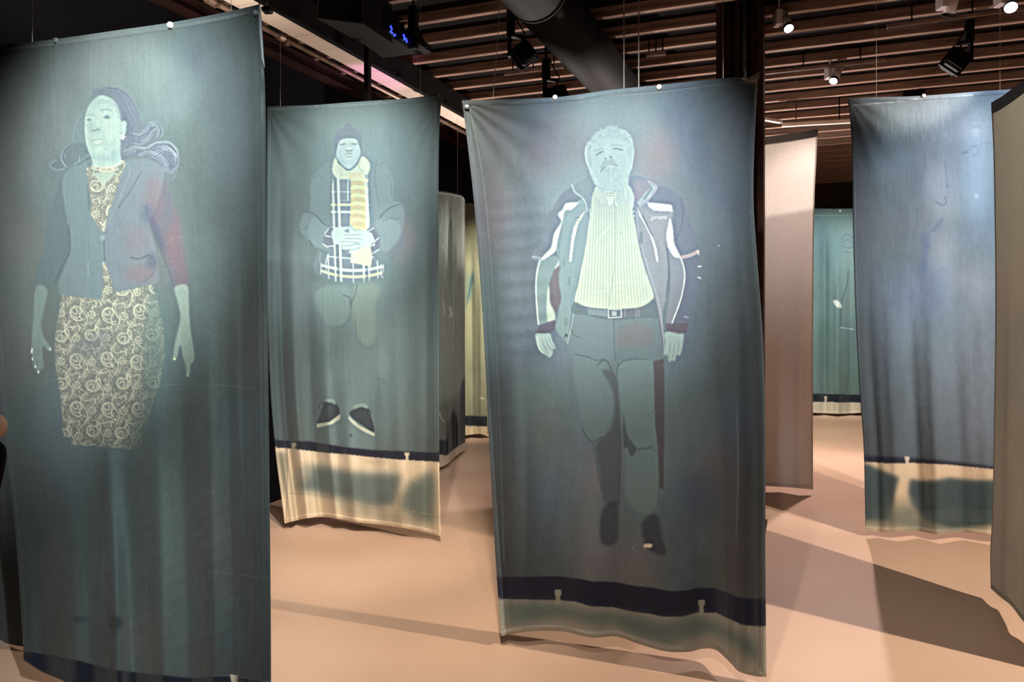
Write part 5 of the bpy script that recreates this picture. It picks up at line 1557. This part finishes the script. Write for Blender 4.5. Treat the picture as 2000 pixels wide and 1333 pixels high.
for i in range(70):
    y = 0.8 + i * 0.18
    mb.box((0.10 + r.uniform(0, .05), y, 0.0 + r.uniform(0, .02)), (0.02, 0.05 + r.uniform(0, .05), 0.03))
mb.build('clips', M['black'], t)['kind'] = 'stuff'

t = grid_thing('conduit_pipe', 'metal conduit with couplings running along the pale perforated strip', 'pipe', -3.56, 0.0, 3.64)
MB().cyl((0, 0.6, 0), (0, 13.8, 0), 0.022, n=12).build('pipe', M['conduit'], t, True)
for y in (3.75, 4.45, 6.35, 8.9, 9.2):
    mb = MB().cyl((0, y - .03, 0), (0, y + .03, 0), 0.032, n=10)
    mb.box((0.0, y, 0.03), (0.05, .02, .05)).box((0.02, y + .05, -.02), (0.02, .02, .03))
    mb.build('coupling', M['conduit'], t)

t = grid_thing('ledger_beam', 'brown steel channel along the top of the dark left wall', 'beam', -4.10, 0.0, 3.80)
MB().box((0, 7, 0), (0.08, 14, 0.10)).build('web', M['steel_brown'], t)
MB().box((0.03, 7, -0.055), (0.12, 14, 0.012)).build('lower_flange', M['steel_brown'], t)
MB().box((0.03, 7, 0.045), (0.10, 14, 0.012)).build('upper_flange', M['steel_brown'], t)

# black ventilation duct
t = grid_thing('air_duct', 'wide black round ventilation duct crossing the ceiling above the jacket print', 'duct', -1.515, 0.0, 3.60)
for y0, y1 in ((0.2, 2.6), (2.6, 4.3), (4.3, 6.6), (6.6, 9.0), (9.0, 11.4)):
    MB().cyl((0, y0, 0), (0, y1 - .004, 0), 0.192, n=40).build('duct_section', M['duct'], t, True)
for y in (2.6, 4.3, 6.6, 9.0):
    MB().cyl((0, y - .012, 0), (0, y + .012, 0), 0.197, n=40).build('joint_ring', M['duct'], t, True)

# dropper channel
p = at(718, 196, 5.75)
t = tag(empty('hanger_channel', (p.x, p.y, 2.9), TH), 'slim dark upright channel hanging from the ceiling behind the beanie print', 'hanger')
MB().box((-0.018, 0, .55), (0.006, 0.04, 1.3)).build('flange', M['grey_dark'], t)
MB().box((0.018, 0, .55), (0.006, 0.04, 1.3)).build('flange', M['grey_dark'], t)
MB().box((0, 0.015, .55), (0.036, 0.005, 1.3)).build('web', M['steel_brown'], t)

# riveted steel column
cx, cy = at(1447, 600, 5.55)[:2]
t = tag(empty('steel_column', (cx, cy, 0), TH), 'dark riveted steel column behind the jacket print', 'column')
for sx in (-1, 1):
    MB().box((sx * 0.155, 0, 2.0), (0.022, 0.27, 4.0), bevel=0.002).build('flange_plate', M['steel_brown'], t)
    MB().box((sx * 0.145, -0.145, 2.0), (0.04, 0.012, 4.0)).build('edge_plate', M['steel_brown'], t)
    MB().box((sx * 0.108, -0.045, 2.0), (0.075, 0.012, 4.0)).build('angle_leg', M['steel_brown'], t)
    mb = MB()
    for k in range(34):
        mb.ball((sx * 0.100, -0.052, 0.15 + k * 0.118), 0.013, 8)
    mb.build('rivets', M['steel_brown'], t)['kind'] = 'stuff'
MB().box((0, -0.03, 2.0), (0.30, 0.014, 4.0)).build('web_plate', M['steel_black'], t)
MB().box((-0.02, -0.06, 2.0), (0.035, 0.03, 4.0)).build('centre_bar', M['steel_brown'], t)
MB().cyl((0.035, -0.085, 0.3), (0.035, -0.085, 3.95), 0.018, n=12).build('lagged_pipe', M['silver'], t, True)
MB().box((0, 0, 0.012), (0.36, 0.36, 0.024)).build('base_plate', M['steel_black'], t)


# track spotlights
def track(name, label, px0, py0, px1, py1, H):
    Y0, Y1 = F * H / (HOR - py0), F * H / (HOR - py1)
    a, b2 = at(px0, py0, Y0), at(px1, py1, Y1)
    c = (a + b2) / 2
    d = b2 - a
    e = tag(empty(name, (c.x, c.y, EYE + H), math.atan2(d.y, d.x)), label, 'track')
    MB().box((0, 0, 0.0), (d.length, 0.035, 0.03), bevel=.002).build('rail', M['conduit'], e)
    MB().box((0, 0, -0.014), (d.length * .99, 0.012, 0.008)).build('slot', M['black'], e)
    for s in (-.35, 0.0, .35):
        MB().cyl((s * d.length, 0, 0.01), (s * d.length, 0, HT - EYE - H), .006, n=6).build('hanger_rod', M['black'], e)
    return e


track('lighting_track', 'thin grey lighting track at upper right carrying two white spotlights', 1732, 52, 2080, 8, 2.13)
track('lighting_track', 'thin grey lighting track right of the column, above the small lit spotlight', 1420, 151, 1730, 117, 2.13)
track('lighting_track', 'short thin lighting track between the duct and the column', 1262, 108, 1300, 104, 2.13)
track('lighting_track', 'thin lighting track beside the black theatre lamp, left of the duct', 985, 145, 1100, 130, 2.13)


def spotlight(label, px, py, Y, aim, lit, lens_r=0.033, group='white track spotlights'):
    p = at(px, py, Y)
    e = tag(empty('track_spotlight', p), label, 'spotlight', group)
    d = Vector(aim).normalized()
    q = d.to_track_quat('Z', 'Y').to_matrix()
    a, b2 = -d * 0.075, d * 0.055
    mb = MB().cyl(a, b2, 0.036, 0.039, 20)
    mb.build('housing', M['white'], e, True)
    mb = MB()
    for k in range(8):
        an = k * math.pi / 4
        o = q @ Vector((math.cos(an) * .031, math.sin(an) * .031, 0))
        mb.cyl(a + o - d * .03, a + o + d * .01, .006, n=6)
    mb.build('heat_fins', M['white'], e)['kind'] = 'stuff'
    MB().cyl(b2, b2 + d * 0.022, 0.040, 0.040, 20).build('snoot_ring', M['black'], e, True)
    MB().cyl(b2 + d * .018, b2 + d * 0.0235, lens_r, lens_r, 20).build('lens', M['lamp'] if lit else M['black'], e)
    # driver box and arm up to the ceiling track
    MB().box((-0.062, 0.0, 0.03), (0.045, 0.09, 0.11), bevel=.003).build('driver_box', M['white'], e)
    MB().box((-0.03, 0, 0.07), (0.03, 0.03, 0.02)).cyl((-0.05, 0, 0.08), (-0.05, 0, HT - p.z), .008, n=8).build('mount_arm', M['white'], e)
    return e


spotlight('lit white track spotlight right beside the steel column', 1535, 44, 5.45, (0.05, -.55, -.75), True)
spotlight('small lit white track spotlight pointing down left above the pale cloth', 1632, 148, 6.6, (-.45, -.45, -.75), True)
spotlight('unlit white spotlight with black rim at the top edge, right', 1858, 10, 5.05, (-.08, .35, -.9), False)
spotlight('glaring lit spotlight at the top right corner', 1972, 4, 5.0, (-.30, -.60, -.72), True, 0.038)


def stage_light(label, px, py, Y, tilt, face, post=0.20, barn=True):
    p = at(px, py, Y)
    e = tag(empty('theatre_lamp', p, face), label, 'lamp')
    rt = Matrix.Rotation(tilt, 3, 'Y')
    MB().box((0, 0, 0), (0.15, 0.16, 0.15), rt, bevel=.02).build('housing', M['black'], e)
    MB().box((0, 0, 0), (0.17, 0.03, 0.17), rt, bevel=.004).build('housing_rim', M['black'], e)
    MB().box(rt @ Vector((0, -0.085, 0)), (0.12, 0.01, 0.12), rt).build('lens', M['black'], e)
    mb = MB().box((0.105, 0, 0.06), (0.02, 0.05, 0.16)).box((0.06, 0, 0.135), (0.11, 0.05, 0.02))
    mb.build('yoke', M['black'], e)
    MB().box((0.095, 0, 0.14 + post / 2), (0.055, 0.06, post), bevel=.004).build('clamp_post', M['black'], e)
    MB().tube([(0.06, -.03, 0.0), (0.0, -.06, .14), (0.05, -.05, .22), (0.08, -.03, .14 + post)], .006).build('cable', M['black'], e)
    MB().cyl((0.095, 0, 0.13 + post), (0.095, 0, HT - p.z), .012, n=8).build('hanging_rod', M['black'], e)
    return e


stage_light('black theatre lamp with clamp hanging left of the duct', 1022, 108, 5.5, math.radians(40), 0.2).scale = (-1, 1, 1)
stage_light('black theatre lamp hanging from the ceiling above the blue print', 1866, 120, 5.6, math.radians(38), -0.2)
stage_light('black theatre lamp just above the top edge of the jacket print', 1088, 190, 6.0, math.radians(20), 0.3, .16).scale = (-1, 1, 1)
stage_light('small far theatre lamp above the magnet of the blue print', 1782, 190, 7.6, math.radians(10), 0.0, .14)

# projector box with cables and blue lights
def level(px, py, H):
    return at(px, py, F * H / (HOR - py))


def prism(name, pts, h, matl, parent, o, dz=0.0):
    mb = MB()
    lo = [mb.bm.verts.new(q - o + Vector((0, 0, dz))) for q in pts]
    hi = [mb.bm.verts.new(q - o + Vector((0, 0, dz + h))) for q in pts]
    mb.bm.faces.new(lo[::-1]); mb.bm.faces.new(hi)
    for i in range(len(pts)):
        j = (i + 1) % len(pts)
        mb.bm.faces.new((lo[i], lo[j], hi[j], hi[i]))
    return mb.build(name, matl, parent)


o = level(690, 60, 1.85)
t = tag(empty('projector', o), 'large black projector box under the ceiling with cables', 'projector')
body = [level(*q, 1.85) for q in ((620, 37), (708, 47), (767, 85), (736, 80), (686, 73))]
cen = sum(body, Vector()) / 5
prism('base_plate', [cen + (q - cen) * 1.03 for q in body], .010, M['grey_dark'], t, o)
prism('body', [cen + (q - cen) * 0.98 for q in body], .26, M['black'], t, o, .010)
for q in (body[0], body[1]):
    MB().box(cen + (q - cen) * 0.985 - o + Vector((0, 0, .14)), (.008, .008, .26)).build('corner_trim', M['grey_dark'], t)
shelf = [level(*q, 1.87) for q in ((698, 86), (735, 82), (772, 84), (817, 101), (816, 113), (748, 121))]
prism('shelf', shelf, .012, M['grey_dark'], t, o, .03)
prism('rear_case', [level(*q, 1.87) for q in ((722, 56), (790, 84), (786, 104), (760, 100))], .13, M['black'], t, o, .035)
MB().cyl(cen - o + Vector((0, 0, .2)), cen - o + Vector((0, 0, HT - o.z)), .03, n=12).build('mount_pole', M['black'], t)
c0 = level(722, 28, 2.05) - o
for k, (dx, dz) in enumerate(((0.06, .0), (0.11, .01), (0.04, -.02))):
    MB().tube([c0 + Vector((0, 0, -.04)), c0 + Vector((dx * .5, 0, .05)), c0 + Vector((dx, .02, .12)), Vector((c0.x + dx * 1.4, c0.y + .04, HT - o.z))], .0045).build('cable', M['cable'], t)
MB().tube([c0 + Vector((.06, 0, -.03)), c0 + Vector((.16, .02, -.05)), c0 + Vector((.27, .02, -.03))], .0045).build('cable', M['cable'], t)
MB().box(c0 + Vector((0.03, .03, -.06)), (.10, .06, .05), bevel=.005).build('plug_block', M['black'], t)

p = at(802, 78, 4.65)
t = tag(empty('network_switch', (p.x, p.y, p.z), TH), 'small black equipment tray with blue indicator lights beside the projector', 'device')
MB().box((0.02, 0.0, -.02), (0.10, 0.30, 0.05), bevel=.004).build('tray', M['black'], t)
mb = MB()
for k, (dx, dz) in enumerate(((-.055, .035), (-.048, .02), (-.055, .005), (-.045, -.005), (-.028, -.02), (-.022, -.022), (.045, -.03), (.05, -.045), (.06, -.055), (.068, -.07), (.05, -.055))):
    mb.box((dx * .9, -0.158, dz), (0.009, 0.006, 0.011))
mb.build('indicator_lights', M['blue'], t)['kind'] = 'stuff'
mb = MB()
rr = random.Random(5)
for k in range(7):
    mb.tube([(0.03, -.12, 0.0), (0.06 + rr.uniform(0, .05), -.14, .03 + rr.uniform(-.03, .03)), (0.12, -.12 + rr.uniform(-.03, .03), -.04 + rr.uniform(-.05, .05)), (0.16, -.1, -.10)], .004)
mb.build('wiring', M['grey_dark'], t)['kind'] = 'stuff'
MB().box((0.085, -.12, 0.02), (0.05, 0.05, 0.26), bevel=.004).build('bracket', M['black'], t)
MB().cyl((0.085, -.12, 0.1), (0.085, -.12, HT - p.z), .006, n=6).build('hanging_rod', M['black'], t)

# small camera hanging by the top corner of the nearest print
p = at(522, 20, 2.75)
t = tag(empty('clamp', (p.x, p.y, p.z)), 'small black clamp at the top right corner of the woman print', 'clamp')
MB().box((0, 0, 0), (0.034, 0.04, 0.018), bevel=.004).build('jaw', M['black'], t)
MB().cyl((0.0, 0, 0), (0.0, 0, HT - p.z), .0012, n=6).build('wire', M['wire'], t)

# pinkish cable tray over the right gap
Y0 = F * 1.98 / (600 - 244)
a, b2 = at(1527, 245, Y0), at(1668, 236, F * 1.98 / (600 - 236))
c = (a + b2) / 2
d = b2 - a
t = tag(empty('cable_tray', (c.x, c.y, c.z), math.atan2(d.y, d.x)), 'pale pinkish cable tray crossing under the ceiling above the pale cloth', 'tray')
MB().box((0.3, 0, 0), (d.length + .6, 0.05, 0.04), bevel=.003).build('tray', M['strip'], t)
MB().box((-d.length / 2 - .16, -.16, 0.03), (0.40, 0.05, 0.03), Matrix.Rotation(0.75, 3, 'Z')).build('elbow', M['strip'], t)
for s in (-.3, .3):
    MB().cyl((s * d.length, 0, 0), (s * d.length, 0, HT - c.z), .006, n=6).build('hanging_rod', M['black'], t)
# far ceiling grille
p = at(1655, 342, 12.6)
t = tag(empty('ceiling_grille', (p.x, p.y, p.z), TH), 'brown louvred grille at the far end of the ceiling', 'grille')
MB().box((-.55, 0, 0), (1.2, .02, .012)).build('frame', M['steel_brown'], t)
MB().box((-.55, 0, .09), (1.2, .02, .012)).build('frame', M['steel_brown'], t)
for k in range(3):
    MB().box((-.55, .01, .025 + k * .022), (1.16, .02, .006)).build('slat', M['steel_brown'], t)
for s in (-.9, -.1):
    MB().cyl((s, 0, .09), (s, 0, HT - p.z), .006, n=6).build('hanging_rod', M['black'], t)


# ================================================================ visitor at the left edge of the view
M['skin'] = mat('skin', (196, 148, 118), 0.55, vary=0.05, scale=12)
M['coat'] = mat('black_coat_cloth', (18, 18, 20), 0.9, vary=0.2, scale=30)
M['trousers'] = mat('dark_trousers', (30, 32, 40), 0.9, vary=0.15, scale=30)
M['hair'] = mat('dark_hair', (34, 26, 22), 0.7, vary=0.3, scale=60, stretch=(1, 1, 6), bump=0.4)
M['shoe'] = mat('black_leather', (16, 15, 15), 0.45, vary=0.1, scale=30)
M['eye_white'] = mat('eye_white', (230, 226, 220), 0.3)
M['iris'] = mat('dark_iris', (50, 36, 28), 0.2)


def skin_mesh(name, pts, edges, radii, material, parent, root=0, sub=2):
    me = bpy.data.meshes.new(name)
    me.from_pydata([Vector(p) for p in pts], edges, [])
    o = bpy.data.objects.new(name, me)
    COL.objects.link(o)
    o.parent = parent
    m = o.modifiers.new('skin', 'SKIN')
    m.use_smooth_shade = True
    for i, v in enumerate(me.skin_vertices[0].data):
        r = radii[i]
        v.radius = r if isinstance(r, tuple) else (r, r)
        v.use_root = (i == root)
    s = o.modifiers.new('sub', 'SUBSURF')
    s.levels = sub
    s.render_levels = sub
    me.materials.append(material)
    return o


pe = empty('person', (-1.318, 1.27, 0.0))
tag(pe, 'person in a black coat with one hand raised, cut off at the left edge', 'person')
B = [(0, 0, .93), (0, .0, 1.05), (0, .01, 1.20), (0, .005, 1.36), (0, 0, 1.46), (0, .01, 1.52), (0, .015, 1.58),
     (.17, 0, 1.40), (.235, .02, 1.22), (.235, .09, 1.115), (.262, .18, 1.26), (.268, .225, 1.388),
     (-.17, 0, 1.40), (-.225, -.01, 1.15), (-.225, .06, .93), (-.22, .09, .88)]
E = [(0, 1), (1, 2), (2, 3), (3, 4), (4, 5), (5, 6), (3, 7), (7, 8), (8, 9), (9, 10), (10, 11), (3, 12), (12, 13), (13, 14), (14, 15)]
R = [(.17, .11), (.155, .105), (.165, .11), (.15, .10), (.07, .06), (.05, .05), (.05, .05), .065, .052, .046, .042, .034, .065, .052, .042, .030]
skin_mesh('body', B, E, R, M['coat'], pe)
legs = [(0, 0, .95), (.09, 0, .88), (.10, .01, .50), (.10, -.01, .10), (-.09, 0, .88), (-.10, .01, .50), (-.10, -.01, .10)]
skin_mesh('trousers', legs, [(0, 1), (1, 2), (2, 3), (0, 4), (4, 5), (5, 6)], [(.15, .11), .095, .068, .055, .095, .068, .055], M['trousers'], pe)
for sx in (-1, 1):
    skin_mesh('shoe', [(sx * .10, -.05, .05), (sx * .10, .04, .045), (sx * .11, .13, .035), (sx * .11, .18, .03)], [(0, 1), (1, 2), (2, 3)], [(.042, .045), (.045, .042), (.045, .03), (.035, .022)], M['shoe'], pe)
# head, neck and face, looking at the print
skin_mesh('head', [(0, .0, 1.50), (0, .005, 1.56), (0, .02, 1.615), (0, .025, 1.68), (0, .015, 1.735), (0, .10, 1.64), (0, .085, 1.585)],
          [(0, 1), (1, 2), (2, 3), (3, 4), (2, 5), (1, 6)], [.052, .055, (.078, .09), (.082, .098), (.06, .07), .016, .034], M['skin'], pe)
for sx in (-1, 1):
    MB().ball((sx * .032, .103, 1.668), .012, 12).build('eye', M['eye_white'], pe, True)
    MB().ball((sx * .032, .1125, 1.668), .005, 10).build('iris', M['iris'], pe, True)
    MB().ball((sx * .084, .02, 1.655), .03, 12, (.35, .7, 1.0)).build('ear', M['skin'], pe, True)
MB().ball((0, .103, 1.607), .022, 12, (1.0, .35, .30)).build('lips', mat('lips', (160, 96, 86), .5), pe, True)
skin_mesh('hair', [(0, -.03, 1.60), (0, -.045, 1.68), (0, -.01, 1.745), (0, .05, 1.745)], [(0, 1), (1, 2), (2, 3)], [(.07, .05), (.088, .07), (.084, .055), (.065, .03)], M['hair'], pe)


def hand(name, w, up, side, fwd, curl):
    """palm at w, fingers along up, thumb towards side, palm facing fwd"""
    w, up, side, fwd = Vector(w), Vector(up).normalized(), Vector(side).normalized(), Vector(fwd).normalized()
    P, Ed, Ra = [w - up * .03, w, w + up * .045], [(0, 1), (1, 2)], [.022, (.030, .018), (.040, .017)]
    for k, (dx, ln) in enumerate(((.030, .070), (.010, .078), (-.010, .073), (-.029, .058))):
        b = w + up * .078 + side * dx
        i = len(P)
        P.append(b); Ra.append(.0105)
        Ed.append((2, i))
        q, d = b, up.copy()
        for s_ in (.42, .32, .26):
            d = (d + fwd * curl).normalized()
            q = q + d * ln * s_
            P.append(q); Ra.append(.0090 if s_ > .3 else .0078)
            Ed.append((len(P) - 2, len(P) - 1))
    i = len(P)
    P += [w + up * .025 + side * .038 + fwd * .01, w + up * .05 + side * .058 + fwd * .025, w + up * .075 + side * .062 + fwd * .035]
    Ra += [.013, .011, .009]
    Ed += [(1, i), (i, i + 1), (i + 1, i + 2)]
    return skin_mesh(name, P, Ed, Ra, M['skin'], pe)


hand('hand', (.262, .232, 1.405), (-.85, .12, .42), (-.4, .1, .9), (-.2, -1, .1), .45)
hand('hand', (-.22, .10, .85), (0, .10, -1), (.3, 1, 0), (1, 0, .1), .18)
